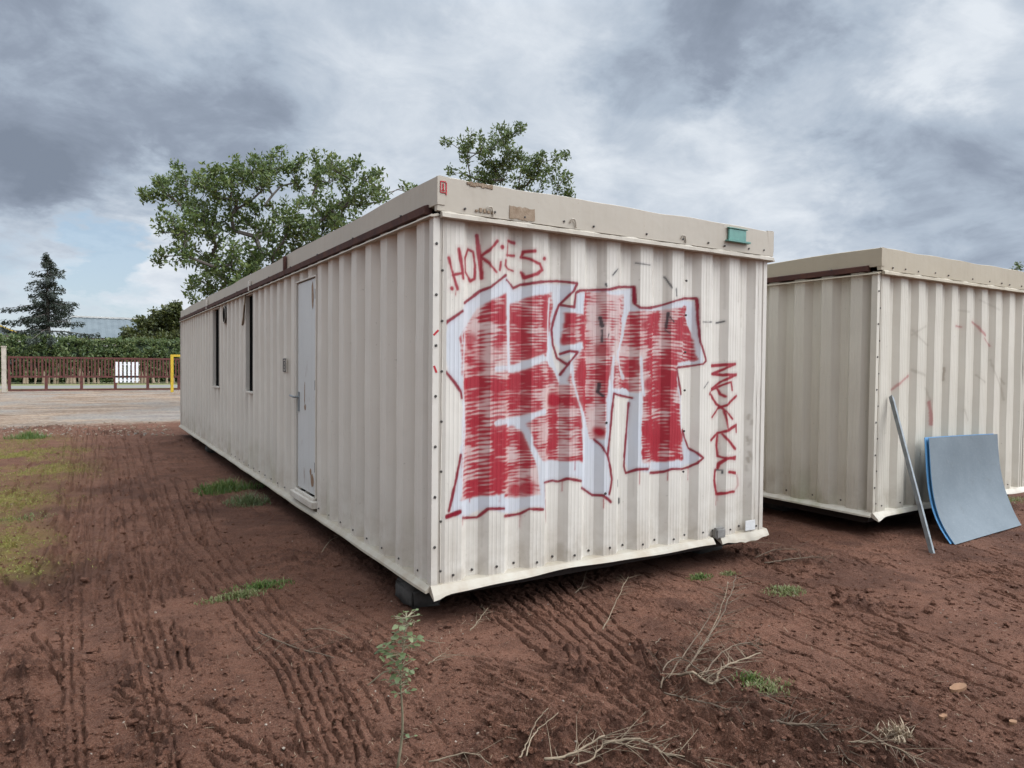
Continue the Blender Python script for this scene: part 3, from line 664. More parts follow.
def spray_second(cv):
    for P, r, a in [([(891, 390), (900, 383), (908, 376)], .014, .55), ([(929, 402), (931, 415), (931, 424)], .016, .6), ([(972, 322), (978, 327), (985, 335)], .016, .6), ([(984, 338), (989, 346)], .009, .5), ([(956, 326), (961, 327)], .010, .6)]:
        cv.stroke('red', P, r, .01, a)
    for P, r, a in [([(925, 388), (930, 400)], .008, .35), ([(912, 330), (927, 345)], .012, .3), ([(912, 370), (925, 375)], .014, .35), ([(943, 380), (944, 368)], .007, .6), ([(912, 335), (926, 326)], .010, .3), ([(976, 375), (985, 382)], .008, .4), ([(990, 360), (1000, 385), (1004, 400)], .010, .35), ([(1000, 378), (1004, 384)], .012, .4), ([(965, 410), (968, 420)], .014, .3), ([(958, 310), (970, 312)], .012, .25), ([(980, 300), (1000, 310)], .012, .25)]:
        cv.stroke('smear', P, r, .012, a)

def wall_sheet(name, L, ph, axis, X0, Y0, mat, parent, holes=(), fine=None, canvas=None, flip=1, zs=None, seed=0):
    """corrugated sheet. axis 'x': runs along +X facing -Y (flip 1) ; axis 'y': runs along +Y facing -X (flip 1)"""
    us = usamples(L, ph, coarse=not fine)
    if zs is None: zs = np.linspace(0, WH, 40)
    for (a0, a1, b0, b1) in holes:
        us = np.array(sorted(set(np.round(np.concatenate([us, [a0, a1]]), 6)))); zs = np.array(sorted(set(np.round(np.concatenate([zs, [b0, b1]]), 6))))
    if fine: zs = np.arange(0, WH+.001, fine)
    UU, ZZ = np.meshgrid(us, zs)
    dpt = prof(UU-ph)*(1.0 if axis == 'x' else 1.4)+(fbm(UU*2.2, ZZ*1.6, 3, 80+seed)-.5)*.010
    dpt = dpt*np.ones_like(UU)
    dpt += (fbm(UU*9, ZZ*5, 2, 85+seed)-.5)*.0035
    if axis == 'x': V = np.stack([X0+UU, Y0+flip*dpt, ZB+ZZ], -1)
    else: V = np.stack([X0+flip*dpt, Y0+UU, ZB+ZZ], -1)
    id_ = np.arange(UU.size).reshape(UU.shape); q = np.stack([id_[:-1, :-1], id_[:-1, 1:], id_[1:, 1:], id_[1:, :-1]], -1)
    keep = np.ones(q.shape[:2], bool); uc = (us[:-1]+us[1:])/2; zc = (zs[:-1]+zs[1:])/2
    for (a0, a1, b0, b1) in holes: keep &= ~((uc[None, :] > a0) & (uc[None, :] < a1) & (zc[:, None] > b0) & (zc[:, None] < b1))
    q = q[keep]
    if (axis == 'x') == (flip < 0): q = q[:, ::-1]
    me = mesh_np(name, V.reshape(-1, 3), q)
    if canvas:
        cvs = Canvas(us, zs, **canvas[1]); canvas[0](cvs)
        for k_, a_ in cvs.ch.items(): attr(me, k_, np.clip(a_, 0, 1))
    return link(name, me, mat, parent)

_bolt = {}
def bolt(loc, nrm_, r=.009, parent=None, mat=None):
    key = (round(r, 4), tuple(nrm_))
    if key not in _bolt:
        b = MB(); n_ = Vector(nrm_)
        b.tube([n_*-.006, n_*.002], r*.95, 10); b.tube([n_*.002, n_*.006], [r*.7, r*.6], 6)
        _bolt[key] = b.mesh('bolt'); _bolt[key].materials.append(mat or M['bolt'])
    return link('bolt', _bolt[key], None, parent, loc)

def cabin(X0, Y0, L, main):
    wm, wg, fm = (M['wall'], M['wallg'], M['fascia']) if main else (M['wall2'], M['wall2g'], M['fascia2'])
    root = empty('site_cabin', (0, 0, 0)); Wd = 3.0
    HT, HB = 2.470+ZB, 2.264+ZB
    # end wall facing the camera
    ew = wall_sheet('end_wall', Wd, END_PH, 'x', X0, Y0, wg, root, fine=.0065 if main else .009, canvas=((spray_main if main else spray_second), dict(Y0=Y0, X0=X0)), seed=0 if main else 5)
    ew['label'] = 'cream ribbed end wall covered in red and white spray paint' if main else 'yellowed ribbed end wall with faint red scuffs'
    holes = []
    if main: holes = [(2.478, 3.178, -.001 if False else .118, 2.150), (5.234, 5.67, .99, 2.21), (7.78, 8.37, .98, 2.205)]
    wall_sheet('side_wall', L, .146, 'y', X0, Y0, wm, root, holes=holes, seed=2)
    wall_sheet('side_wall', L, .146, 'y', X0+Wd, Y0, wm, root, flip=-1, seed=3)
    wall_sheet('end_wall', Wd, END_PH, 'x', X0, Y0+L, wm, root, flip=-1, seed=4)
    MB().box((X0+.09, Y0+.09, ZB-.005), (X0+Wd-.09, Y0+L-.09, ZB+.03)).build('floor_deck', M['under'], root)
    # roof: shallow tray inside the fascias, falling slightly to both sides
    rb = MB(); xm = X0+Wd/2
    rb.add([(X0+.03, Y0+.0, HT-.03), (xm, Y0+.0, HT+.0), (X0+Wd-.03, Y0+.0, HT-.03), (X0+.03, Y0+L, HT-.03), (xm, Y0+L, HT+.0), (X0+Wd-.03, Y0+L, HT-.03)], [(0, 1, 4, 3), (1, 2, 5, 4)])
    rb.add([(X0+.03, Y0+.0, HB-.02), (X0+Wd-.03, Y0, HB-.02), (X0+.03, Y0+L, HB-.02), (X0+Wd-.03, Y0+L, HB-.02)], [(0, 1, 3, 2)])
    rb.build('roof', fm, root)
    # end fascias: pressed tray edge with a slightly wavy top
    for fy, nm in ((Y0-.032, 1), (Y0+L+.032, -1)):
        n = 60; V = []; Fq = []
        for i in range(n+1):
            x = X0+.0075+(Wd+.039)*i/n; sag = 0.006*math.sin(i*.41)*math.sin(i*.13) - (.012*math.exp(-((x-X0-.27)/.07)**2) if main and nm > 0 else 0)
            off = .003*math.sin(i*.27+1)
            V += [(x, fy+nm*off, HB+.0), (x, fy+nm*(off*.5), HT+sag-.006), (x, fy+nm*.012, HT+sag), (x, fy+nm*.06, HT+sag-.012), (x, fy+nm*.04, HB+.0)]
        for i in range(n):
            for k_ in range(5): a, b_ = i*5+k_, i*5+(k_+1) % 5; Fq.append((a, b_, b_+5, a+5))
        Fq += [tuple(range(5)), tuple(n*5+k_ for k_ in range(5))[::-1]]
        ef = MB().add(V, Fq).build('end_fascia', fm, root)
        if nm > 0: efront = ef
    # side fascias
    for sx, nm in ((X0+.004, 1), (X0+Wd+.05, -1)):
        n = 90; V = []; Fq = []
        for i in range(n+1):
            y = Y0-.0345+(L+.069)*i/n; dz = .005*math.sin(i*.5)*math.sin(i*.17)+.004*math.sin(i*.05*7)
            V += [(sx, y, HB+.035), (sx, y, HT+dz-.006), (sx+nm*.012, y, HT+dz), (sx+nm*.08, y, HT+dz-.004), (sx+nm*.05, y, HB+.035)]
        for i in range(n):
            for k_ in range(5): a, b_ = i*5+k_, i*5+(k_+1) % 5; Fq.append((a, b_, b_+5, a+5))
        Fq += [tuple(range(5)), tuple(n*5+k_ for k_ in range(5))[::-1]]
        sf = MB().add(V, Fq).build('side_fascia', fm, root)
        # rusted gutter channel below it, and the drip lip
        xo = sx-nm*.006
        gb = MB().prism([(-.0, .0), (-.022, .004), (-.026, .05), (-.004, .058), (.03, .058), (.03, 0)], (xo, Y0+.085, HB-.006), (xo, Y0+L-.05, HB-.006), (nm, 0, 0), (0, 0, 1))
        gu = gb.build('gutter', M['rust'], root); gu['label'] = 'rust red gutter strip under the roof edge'
        MB().prism([(-.034, -.004), (-.030, .006), (.02, .02), (.03, .006), (-.01, -.004)], (xo, Y0-.02, HB-.034), (xo, Y0+L, HB-.034), (nm, 0, 0), (0, 0, 1)).build('drip_lip', fm, root)
        if nm > 0:
            for i in range(13):
                y = Y0+.45+i*.95
                bolt((xo-.026, y, HB+.045), (-1, 0, 0), .009, gu)
            for y, hh in ((3.55, 1.), (5.35, .6), (8.9, .8)) if main else ():
                MB().box((sx-.034, Y0+y, HB-.01), (sx-.004, Y0+y+.045, HB+.19*hh)).build('roof_strap', M['rust'] if y < 4 else M['trim'], root, bevel=.003)
    # front drip lip under the end fascia, folded outwards and slightly buckled
    n = 50; V = []; Fq = []
    for i in range(n+1):
        x = X0+.03+(Wd+.005)*i/n; w_ = .004*math.sin(i*.8)+.003*math.sin(i*2.1)
        V += [(x, Y0-.030, HB-.004+w_), (x, Y0-.052+w_, HB-.014), (x, Y0-.055+w_, HB-.038), (x, Y0-.02, HB-.042), (x, Y0-.02, HB-.006)]
    for i in range(n):
        for k_ in range(5): a, b_ = i*5+k_, i*5+(k_+1) % 5; Fq.append((a, b_, b_+5, a+5))
    Fq += [tuple(range(5)), tuple(n*5+k_ for k_ in range(5))[::-1]]
    MB().add(V, Fq).build('drip_lip', fm, root)
    for i, (bx, bz) in enumerate([(.19, .03), (.40, .035), (.62, .03), (.93, .04), (1.18, .035), (1.66, .035), (2.02, .035), (2.29, .035), (2.47, .03), (2.75, .035), (2.93, .04)]):
        bolt((X0+bx, Y0-.036, HB+bz), (0, -1, 0), .008, efront)
    # corner trims
    for cx_, sx_ in ((X0, 1), (X0+Wd, -1)):
        for cy_, sy_ in ((Y0, 1), (Y0+L, -1)):
            t = MB().prism([(-.008, -.008), (.034, -.008), (.036, .016), (.084, -.004), (.086, -.001), (.036, .022), (-.003, .0), (-.003, .05), (-.008, .05)], (cx_, cy_, ZB+.0), (cx_, cy_, HB-.03), (sx_, 0, 0), (0, sy_, 0)).build('corner_trim', M['trim'] if main else wm, root)
            if sy_ > 0 and (sx_ > 0):
                for i in range(7):
                    z = ZB+.24+i*.305
                    bolt((cx_+.014, cy_-.009, z), (0, -1, 0), .0095, t)
                    bolt((cx_+.060, cy_+.0050, z-.155), (-.38, -.92, 0), .009, t)
                if main:
                    for q_, z_, an_ in (((.008, .020), 1.515, .8), ((.004, .017), 1.295, -.4)): MB().box((cx_+q_[0], cy_-.0095, ZB+z_), (cx_+q_[1], cy_-.0078, ZB+z_+.045), Matrix.Rotation(an_, 3, 'Y')).build('spray_mark', M['redpaint'], t)
    # screws on the sheets
    if main:
        for i in range(10):
            x = .145+i*PER
            bolt((X0+x, Y0-.003, ZB+.05+.01*math.sin(i*2)), (0, -1, 0), .0085, ew)
            bolt((X0+x+.155, Y0+DEP-.004, ZB+.05), (0, -1, 0), .0085, ew) if i < 9 else None
        for z in (.55, .86, 1.17, 1.46, 1.74, 2.0):
            bolt((X0+2.10, Y0+.001, ZB+z), (0, -1, 0), .009, ew)
        for z in (.45, .95): bolt((X0+1.34, Y0-.003, ZB+z), (0, -1, 0), .009, ew)
        for i in range(22):
            bolt((X0-.003, Y0+.2+i*PER, ZB+.05), (-1, 0, 0), .0085, ew)
    else:
        for i in range(9):
            bolt((X0+.145+i*PER, Y0-.003, ZB+.06), (0, -1, 0), .0085, ew)
        for i in range(5): bolt((X0+DEP*1.4-.004, Y0+.36+i*PER, ZB+.06), (-1, 0, 0), .0085, ew)
    # base flashing, bent and torn along the front
    def flashing(x0, x1, tip, bul, seed_):
        n = 60; V = []; Fq = []
        for i in range(n+1):
            t = i/n; x = X0+x0+(x1-x0)*t
            dr = .040+.006*math.sin(i*.17+seed_)+.003*math.sin(i*.43+seed_)+bul*math.sin(PI*t)
            ou = .045+.008*math.sin(i*.21+seed_*2)+.003*math.sin(i*.5)
            if tip: dr += .03*math.exp(-(t/.03)**2); ou += .02*math.exp(-(t/.03)**2)
            V += [(x, Y0+.055, ZB+.014), (x, Y0-.012, ZB+.006), (x, Y0-ou*.8, ZB-dr*.62), (x, Y0-ou, ZB-dr), (x, Y0-ou+.006, ZB-dr-.004), (x, Y0+.055, ZB-.012)]
        for i in range(n):
            for k_ in range(6): a, b_ = i*6+k_, i*6+(k_+1) % 6; Fq.append((a, b_, b_+6, a+6))
        Fq += [tuple(range(6)), tuple(n*6+k_ for k_ in range(6))[::-1]]
        f_ = MB().add(V, Fq).build('base_flashing', M['flash'] if main else wm, root); return f_
    if main:
        flashing(-.012, 2.42, True, -.012, 0); f_ = flashing(2.50, 3.06, False, .02, 2); f_['label'] = 'separate buckled length of base flashing at the right end'
        MB().box((X0+2.45, Y0-.022, ZB-.01), (X0+2.56, Y0+.03, ZB+.075)).build('joint_block', M['jointgrey'], root, bevel=.012)
        lb = MB().box((X0+2.79, Y0-.016, ZB+.018), (X0+2.91, Y0-.010, ZB+.10)).build('bare_patch', M['whitelbl'], root, bevel=.002)
    else: flashing(-.012, 3.03, True, -.01, 4)
    for sx, nm in ((X0, 1), (X0+Wd, -1)):
        n = 80; V = []; Fq = []
        for i in range(n+1):
            y = Y0+.0+L*i/n; w_ = .004*math.sin(i*.4)+.003*math.sin(i*1.1)
            V += [(sx+nm*.075, y, ZB+.012), (sx-nm*(.012), y, ZB+.006), (sx-nm*(.040+w_), y, ZB-.022+w_*.5), (sx-nm*(.042+w_), y, ZB-.036), (sx-nm*(.036+w_), y, ZB-.038), (sx+nm*.075, y, ZB-.012)]
        for i in range(n):
            for k_ in range(6): a, b_ = i*6+k_, i*6+(k_+1) % 6; Fq.append((a, b_, b_+6, a+6))
        Fq += [tuple(range(6)), tuple(n*6+k_ for k_ in range(6))[::-1]]
        MB().add(V, Fq).build('base_flashing', M['flash'] if main else wm, root)
    # underframe
    u = MB()
    for x in (X0+.12, X0+1.45, X0+2.78): u.box((x, Y0+.145, ZB-.13), (x+.1, Y0+L-.06, ZB-.008))
    u.box((X0+.10, Y0+.10, ZB-.11), (X0+2.9, Y0+.14, ZB-.02))
    for i in range(9): y = Y0+.9+i*1.4; u.box((X0+.225, y, ZB-.10), (X0+1.445, y+.07, ZB-.012)); u.box((X0+1.555, y, ZB-.10), (X0+2.775, y+.07, ZB-.012))
    u.build('underframe', M['under'], root)
    if main:
        # red stencil, peeled patch, green plate on the end fascia
        s = MB(); yf = Y0-.037
        c_ = onY(443.3, 187, yf); x, z = c_[0], c_[2]
        for b in (((-.020, -.035), (-.015, .035)), ((.017, -.045), (.023, .028)), ((-.015, .029), (.017, .035)), ((-.015, -.035), (.017, -.030)), ((-.004, -.02), (.004, .02)), ((-.009, -.023), (.009, -.017))):
            s.box((x+b[0][0], yf-.002, z+b[0][1]), (x+b[1][0], yf+.004, z+b[1][1]))
        s.build('red_stencil', M['redpaint'], efront)
        n_ = 14; V = []
        top = [(X0+.506+.189*i/n_, yf, 2.352+ZB+random.uniform(-.005, .005)) for i in range(n_+1)]; bot = [(X0+.506+.189*i/n_+random.uniform(-.004, .004), yf-.001, 2.274+ZB+random.uniform(-.004, .006)) for i in range(n_+1)]
        V = top+bot+[(a, b+.006, c) for a, b, c in top+bot]; m_ = n_+1
        Fq = [(i, i+1, m_+i+1, m_+i) for i in range(n_)]+[(2*m_+i+1, 2*m_+i, 3*m_+i, 3*m_+i+1) for i in range(n_)]+[(0, m_, 3*m_, 2*m_), (m_-1, 2*m_-1, 4*m_-1, 3*m_-1)]
        MB().add(V, Fq).build('peeled_patch', M['brown'], efront)
        gp = MB().box((X0+2.500, yf-.012, 2.345+ZB), (X0+2.700, yf+.004, 2.433+ZB)).build('vent_plate', M['green'], efront, bevel=.004); gp['label'] = 'small green plate near the right end of the fascia'
        MB().box((X0+2.475, yf-.03, 2.330+ZB), (X0+2.735, yf+.004, 2.344+ZB)).build('flange', M['green'], gp, bevel=.002)
        MB().box((X0+2.49, yf-.018, 2.434+ZB), (X0+2.71, yf+.004, 2.442+ZB)).build('flange', M['green'], gp, bevel=.002)
        st = MB()
        for i in range(5): st.box((X0+.26+i*.028, yf-.001, 2.285+ZB), (X0+.26+i*.028+.02, yf+.004, 2.285+ZB+random.uniform(.012, .03)))
        st.build('rust_blister', M['brown'], efront, bevel=.002)
        rs = MB(); 
        for i in range(9): rs.box((X0+.20+i*.02, Y0-.036, HT-.03+random.uniform(-.006, .004)), (X0+.225+i*.02, Y0+.0, HT-.010+random.uniform(-.002, .006)))
        rs.build('torn_rust_edge', M['brown'], efront, bevel=.003)
        for bx in (.36, 1.0, 2.02):
            MB().tube([(X0+bx-.02, yf-.004, 2.30+ZB), (X0+bx-.012, yf-.006, 2.325+ZB), (X0+bx+.012, yf-.006, 2.325+ZB), (X0+bx+.024, yf-.004, 2.295+ZB), (X0+bx+.026, yf-.003, 2.272+ZB)], .005, 6).build('cable_clip', fm, efront)
        # door
        d = MB().box((X0+.012, Y0+2.500, ZB+.135), (X0+.045, Y0+3.142, ZB+2.128)).build('door', M['door'], root, bevel=.003); d['label'] = 'pale blue grey steel door with rust stains'
        fr = MB(); y0, y1, z0, z1 = Y0+2.478, Y0+3.178, ZB+.118, ZB+2.150
        fr.box((X0-.004, y0, z0), (X0+.08, y0+.016, z1)).box((X0-.004, y1-.016, z0), (X0+.08, y1, z1)).box((X0-.003, y0+.016, z1-.012), (X0+.079, y1-.016, z1-.001))
        fr.build('door_frame', M['wall'], d)
        MB().box((X0-.05, Y0+2.43, ZB+.035), (X0+.03, Y0+3.22, ZB+.095)).box((X0-.02, Y0+2.5, ZB+.095), (X0+.01, Y0+3.16, ZB+.118)).build('threshold', M['trim'], d, bevel=.004)
        h = MB().tube([(X0+.012, Y0+3.10, ZB+1.02), (X0-.035, Y0+3.10, ZB+1.02), (X0-.04, Y0+3.12, ZB+1.02), (X0-.042, Y0+3.24, ZB+1.03)], .010, 8)
        h.box((X0+.002, Y0+3.08, ZB+.88), (X0+.013, Y0+3.12, ZB+1.07)); h.build('handle', M['galv'], d)
        for z in (.4, 1.15, 1.98): MB().tube([(X0+.004, Y0+2.506, ZB+z-.045), (X0+.004, Y0+2.506, ZB+z+.045)], .009, 8).build('hinge', M['bolt'], d)
        # rust runs at the door's top corner and on the face
        for yy, zz, ww, hh in ((2.60, 1.85, .075, .26), (2.86, .90, .06, .07), (2.89, .96, .02, .22), (2.58, .20, .14, .13), (2.66, .30, .06, .08)):
            b = MB(); n_ = 8
            V = [(X0+.0095, Y0+yy+ww*(.5+.5*math.cos(2*PI*i/n_))*random.uniform(.7, 1), ZB+zz+hh*(.5+.5*math.sin(2*PI*i/n_))*random.uniform(.8, 1)) for i in range(n_)]
            V2 = [(X0+.0125, b_, c_) for a_, b_, c_ in V]
            b.add(V+V2, [tuple(range(n_))]+[(i, (i+1) % n_, n_+(i+1) % n_, n_+i) for i in range(n_)]); b.build('rust_stain', M['stain'], d)
        # windows: louvre slots backed by a black panel painted as their dark inside
        for (a0, a1, b0, b1) in holes[1:]:
            p = MB().box((X0+.046, Y0+a0-.03, ZB+b0-.03), (X0+.054, Y0+a1+.03, ZB+b1+.03)).build('window', M['black'], root); p['label'] = 'window slot in the side wall, its dark inside painted on a black panel'
            f2 = MB().box((X0-.002, Y0+a0-.012, ZB+b0), (X0+.045, Y0+a0, ZB+b1)).box((X0-.002, Y0+a1, ZB+b0), (X0+.045, Y0+a1+.012, ZB+b1)).box((X0-.012, Y0+a0-.012, ZB+b0-.02), (X0+.045, Y0+a1+.012, ZB+b0)).box((X0+.0, Y0+a0-.012, ZB+b1), (X0+.045, Y0+a1+.012, ZB+b1+.012))
            f2.build('frame', M['trim'], p)
        MB().tube([(X0-.02, Y0+5.62, ZB+2.24), (X0-.03, Y0+5.60, ZB+2.1), (X0-.02, Y0+5.72, ZB+1.95), (X0-.01, Y0+5.85, ZB+1.85)], .012, 6).build('loose_cable', M['twigpale'], root)
        # round vent and number plate
        vt = MB(); vt.tube([(X0-.014, Y0+7.24, ZB+2.065), (X0-.002, Y0+7.24, ZB+2.065)], .128, 28); v_ = vt.build('vent_black_disc', M['black'], root)  # flat black disc, painted as the shade inside the vent opening
        rg = MB(); n_ = 28
        rg.tube([(X0-.012, Y0+7.24+.12*math.cos(2*PI*i/n_), ZB+2.065+.12*math.sin(2*PI*i/n_)) for i in range(n_+1)],   .006, 6, False); rg.build('rim', M['trim'], v_)
        pl = MB().box((X0-.010, Y0+3.53, ZB+1.255), (X0-.004, Y0+3.665, ZB+1.405)).build('notice_plate', M['trim'], root)
        nn = MB()
        for (u0, u1, w0, w1) in [(.005, .13, .006, .018), (.005, .13, .132, .144), (.005, .02, .006, .144), (.115, .13, .006, .144), (.045, .055, .03, .12), (.085, .095, .03, .12), (.055, .085, .11, .12), (.055, .085, .03, .04), (.055, .085, .07, .08)]:
            nn.box((X0-.013, Y0+3.53+u0, ZB+1.255+w0), (X0-.0105, Y0+3.53+u1, ZB+1.255+w1))
        nn.build('printed_marks', M['ink'], pl)
    return root
c1 = cabin(0, 0, 12.796, True)
tag(c1, 'long cream ribbed steel site cabin with large red spray painted letters on its end', 'site cabin', 'ribbed steel site cabins')
c2 = cabin(4.471, -.073, 12.796, False)
tag(c2, 'yellowed ribbed steel site cabin on the right with blue sheets leaning on its end', 'site cabin', 'ribbed steel site cabins')

# support blocks
def block(name, x, y, lab, w=.3, d=.4, h=.1):
    b = bmesh.new(); bmesh.ops.create_cube(b, size=1); bmesh.ops.scale(b, vec=(w, d, h), verts=b.verts)
    bmesh.ops.bevel(b, geom=list(b.edges), offset=.02, segments=2, affect='EDGES'); bmesh.ops.subdivide_edges(b, edges=list(b.edges), cuts=2)
    for v_ in b.verts: v_.co += Vector((random.gauss(0, .005), random.gauss(0, .005), random.gauss(0, .004)))
    m_ = bpy.data.meshes.new(name); b.to_mesh(m_); b.free(); m_.polygons.foreach_set('use_smooth', [True]*len(m_.polygons))
    o = link(name, m_, M['concrete'], None, (x, y, h/2-.008)); tag(o, lab, 'support block', 'support blocks under the cabins'); return o
block('support_block', .10, .42, 'rounded grey support block under the near corner of the sprayed cabin', .22, .30, .13)
block('support_block', 2.75, .5, 'support block in the shadow under the right end of the sprayed cabin', .3, .4, .105)
block('support_block', 4.9, 1.3, 'support block in the shadow under the near corner of the yellowed cabin', .3, .4, .105)
block('support_block', .2, 9.5, 'far support block under the long side of the sprayed cabin', .3, .4, .105)
block('support_block', 7.2, .4, 'support block under the right end of the yellowed cabin', .3, .4, .105)

# ------------------------------------------------------------------ leaning sheets and angle bar
def edge_curve(px, yt, xb):
    """side edge of a leaning sheet: sighted points, running from the wall (y = yt) down to the foot (x = xb)"""
    x_top = onY(px[0][0], px[0][1], yt)[0]; out = []
    for k_, (a, b) in enumerate(px):
        t = (b-px[0][1])/(px[-1][1]-px[0][1]); out.append(onX(a, b, x_top+(xb-x_top)*t))
    out = np.array(out); u = np.linspace(0, 1, len(out)); uu = np.linspace(0, 1, 29)
    return np.stack([np.interp(uu, u, out[:, k_]) for k_ in range(3)], -1)
def curved_sheet(name, off, thick, lab, mat):
    n, m_ = 28, 12
    Lc = edge_curve([(928.3, 438), (928.8, 455), (929.5, 472), (931.5, 490), (935, 506), (940.5, 521), (947, 533), (955, 545)], -.185, 4.83)
    Rc = edge_curve([(997.5, 434), (998, 450), (999, 465), (1001, 479), (1004.5, 492), (1010, 505), (1015.5, 516), (1021.5, 525.5)], -.185, 6.27)
    for _ in range(3): Lc[1:-1] = (Lc[:-2]+Lc[1:-1]*2+Lc[2:])/4; Rc[1:-1] = (Rc[:-2]+Rc[1:-1]*2+Rc[2:])/4
    V = []
    for side in (0, 1):
        for i in range(n+1):
            a, b = Lc[i], Rc[i]; tg = Lc[min(i+1, n)]-Lc[max(i-1, 0)]; nr = np.cross(tg, b-a); nr /= np.linalg.norm(nr)
            if nr[1] > 0: nr = -nr
            for j in range(m_+1):
                s_ = j/m_; p = a+(b-a)*s_+nr*(.012*math.sin(s_*PI)*(1-i/n)+.006*math.sin(s_*5+i*.2)+thick*side)+np.array(off)
                p[2] = max(p[2], .008+.0*side); V.append(p)
    w_ = m_+1; N = (n+1)*w_; Fq = []
    for i in range(n):
        for j in range(m_):
            a = i*w_+j; Fq.append((a, a+1, a+w_+1, a+w_)); Fq.append((N+a, N+a+w_, N+a+w_+1, N+a+1))
    rim_ = [j for j in range(w_)]+[i*w_+m_ for i in range(1, n+1)]+[n*w_+j for j in range(m_-1, -1, -1)]+[i*w_ for i in range(n-1, 0, -1)]
    Ed = [(a, b, N+b, N+a) for a, b in zip(rim_, rim_[1:]+rim_[:1])]
    root = empty(name, (0, 0, 0)); MB().add(V, Fq).build('face', M[mat], root, smooth=True)
    MB().add(V, Ed).build('edge', M['blueedge'], root)
    tag(root, lab, 'sheet', 'blue sheets leaning on the right cabin'); return root
curved_sheet('laminate_sheet', (0, 0, 0), .007, 'blue grey curved sheet leaning in front, with scratched face', 'blue')
curved_sheet('laminate_sheet', (-.014, .032, .003), .006, 'second blue sheet tucked behind the front leaning sheet', 'blueedge')
pt = onY(892.5, 396, -.10); pb = onZ(934, 553, .0)
dv = Vector(pb)-Vector(pt); ax = Vector((.85, -.4, 0)).normalized(); ay = dv.normalized().cross(ax).normalized(); ax = ay.cross(dv.normalized()).normalized()
ab = MB().prism([(-.024, -.024), (.026, -.024), (.026, -.019), (-.019, -.019), (-.019, .026), (-.024, .026)], pt, Vector(pb)+Vector((0, 0, -.005)), ax, ay).build('angle_bar', M['galv'])
tag(ab, 'grey galvanised angle bar leaning against the right cabin beside the blue sheets', 'metal bar')
# ------------------------------------------------------------------ gate, barrier, shed
GYY = 39.3
gl, gr_ = onY(8, 380, GYY)[0], onY(238, 380, GYY)[0]
gz1 = onY(90, 357, GYY)[2]
gate = empty('sliding_gate', (gl, GYY, 0)); tag(gate, 'rusty red barred sliding gate across the yard entrance', 'gate')
f = MB(); zt, zm, zb = gz1, .80, .12
gw = gr_-gl
for z in (zt-.06, zm, zb): f.box((0, -.03, z-.05), (gw, .03, z+.05))
f.build('frame', M['gate'], gate)
for i in range(8):
    x = .05+i*(gw-.1)/7; MB().box((x-.07, -.028, zb+.05), (x+.07, .028, zm-.05)).build('short_post', M['gate'], gate)
nb = int(gw/.155); bars = MB()
for i in range(nb+1):
    x = .04+i*(gw-.08)/nb; ww = (.034 if i % 3 else .046)
    bars.box((x-ww, -.014, zm+.05), (x+ww, .014, zt-.11))
bars.build('bars', M['gate'], gate)
pst = MB().box((onY(4, 380, GYY)[0]-.1, GYY-.1, 0), (onY(4, 380, GYY)[0]+.1, GYY+.1, onY(4, 346, GYY)[2]-.05)).box((onY(4, 380, GYY)[0]-.13, GYY-.13, onY(4, 346, GYY)[2]-.05), (onY(4, 380, GYY)[0]+.13, GYY+.13, onY(4, 346, GYY)[2])).build('gate_post', M['post'], None, bevel=.015)
tag(pst, 'pale square gate post at the left end of the red gate', 'post')
wx0, wx1 = onY(115, 372, GYY+.06)[0], onY(139.5, 372, GYY+.06)[0]; wz0, wz1 = onY(127, 382.5, GYY)[2], onY(127, 362, GYY)[2]
wb = MB()
for i in range(6):
    a = wx0+(wx1-wx0)*i/6; wb.box((a+.02, GYY-.03, wz0), (a+(wx1-wx0)/6-.06, GYY-.017, wz1))
wb.box((wx0, GYY+.02, wz0+.1), (wx1, GYY+.03, wz0+.16)); wb.box((wx0, GYY+.02, wz1-.16), (wx1, GYY+.03, wz1-.1))
wb = wb.build('slatted_board', M['white']); tag(wb, 'white slatted board fixed on the red gate', 'board')
yx = onY(172, 380, 37.9)[0]; yz = onY(172, 354.5, 37.9)[2]
br_ = empty('pipe_barrier', (yx, 37.9, 0)); tag(br_, 'yellow square pipe barrier in front of the gate beside the cabin', 'barrier')
for x in (0, 1.9): MB().box((x-.07, -.07, -.05), (x+.07, .07, yz-.12)).build('post', M['yellow'], br_)
MB().box((-.07, -.07, yz-.12), (1.97, .07, yz)).build('top_rail', M['yellow'], br_)
# far shed with a low grey roof
DS = 112
def far(px, py, Y): return onY(px, py, Y)
sh = empty('warehouse', (0, DS, 0)); tag(sh, 'long low warehouse with a grey sheet roof behind the hedge', 'warehouse')
xa, xb_ = far(70, 330, DS)[0], far(340, 330, DS)[0]; ze, zr = far(110, 338.5, DS)[2], far(110, 319, DS+9)[2]
MB().box((xa+.4, .4, 0), (xb_-.4, 17, ze-.05)).build('wall', M['shedwall'], sh)
rf = MB(); n = 90
V = []
for i in range(n+1):
    x = xa+(xb_-xa)*i/n; o = .06*(i % 2)
    V += [(x, -.3, ze+o), (x, 9, zr+o), (x, 18, ze+o)]
rf.add(V, [(i*3+k_, i*3+k_+1, i*3+k_+4, i*3+k_+3) for i in range(n) for k_ in (0, 1)]); rfo = rf.build('roof', M['roofgrey'], sh)
MB().box((xa, 8.7, zr+.08), (xb_, 9.3, zr+.30)).build('ridge_cap', M['shedwall'], rfo)
sh2 = empty('warehouse', (0, 80, 0)); tag(sh2, 'grey gabled shed roof at the left edge behind the conifer', 'warehouse')
a0 = far(-60, 330, 80)[0]; a1 = far(22, 330, 80)[0]; zt2 = far(2, 321, 80)[2]; ze2 = far(20, 335, 80)[2]
MB().box((a0, .3, 0), (a1-.5, 16, ze2-.03)).build('wall', M['shedwall'], sh2)
am = far(-14, 330, 80)[0]
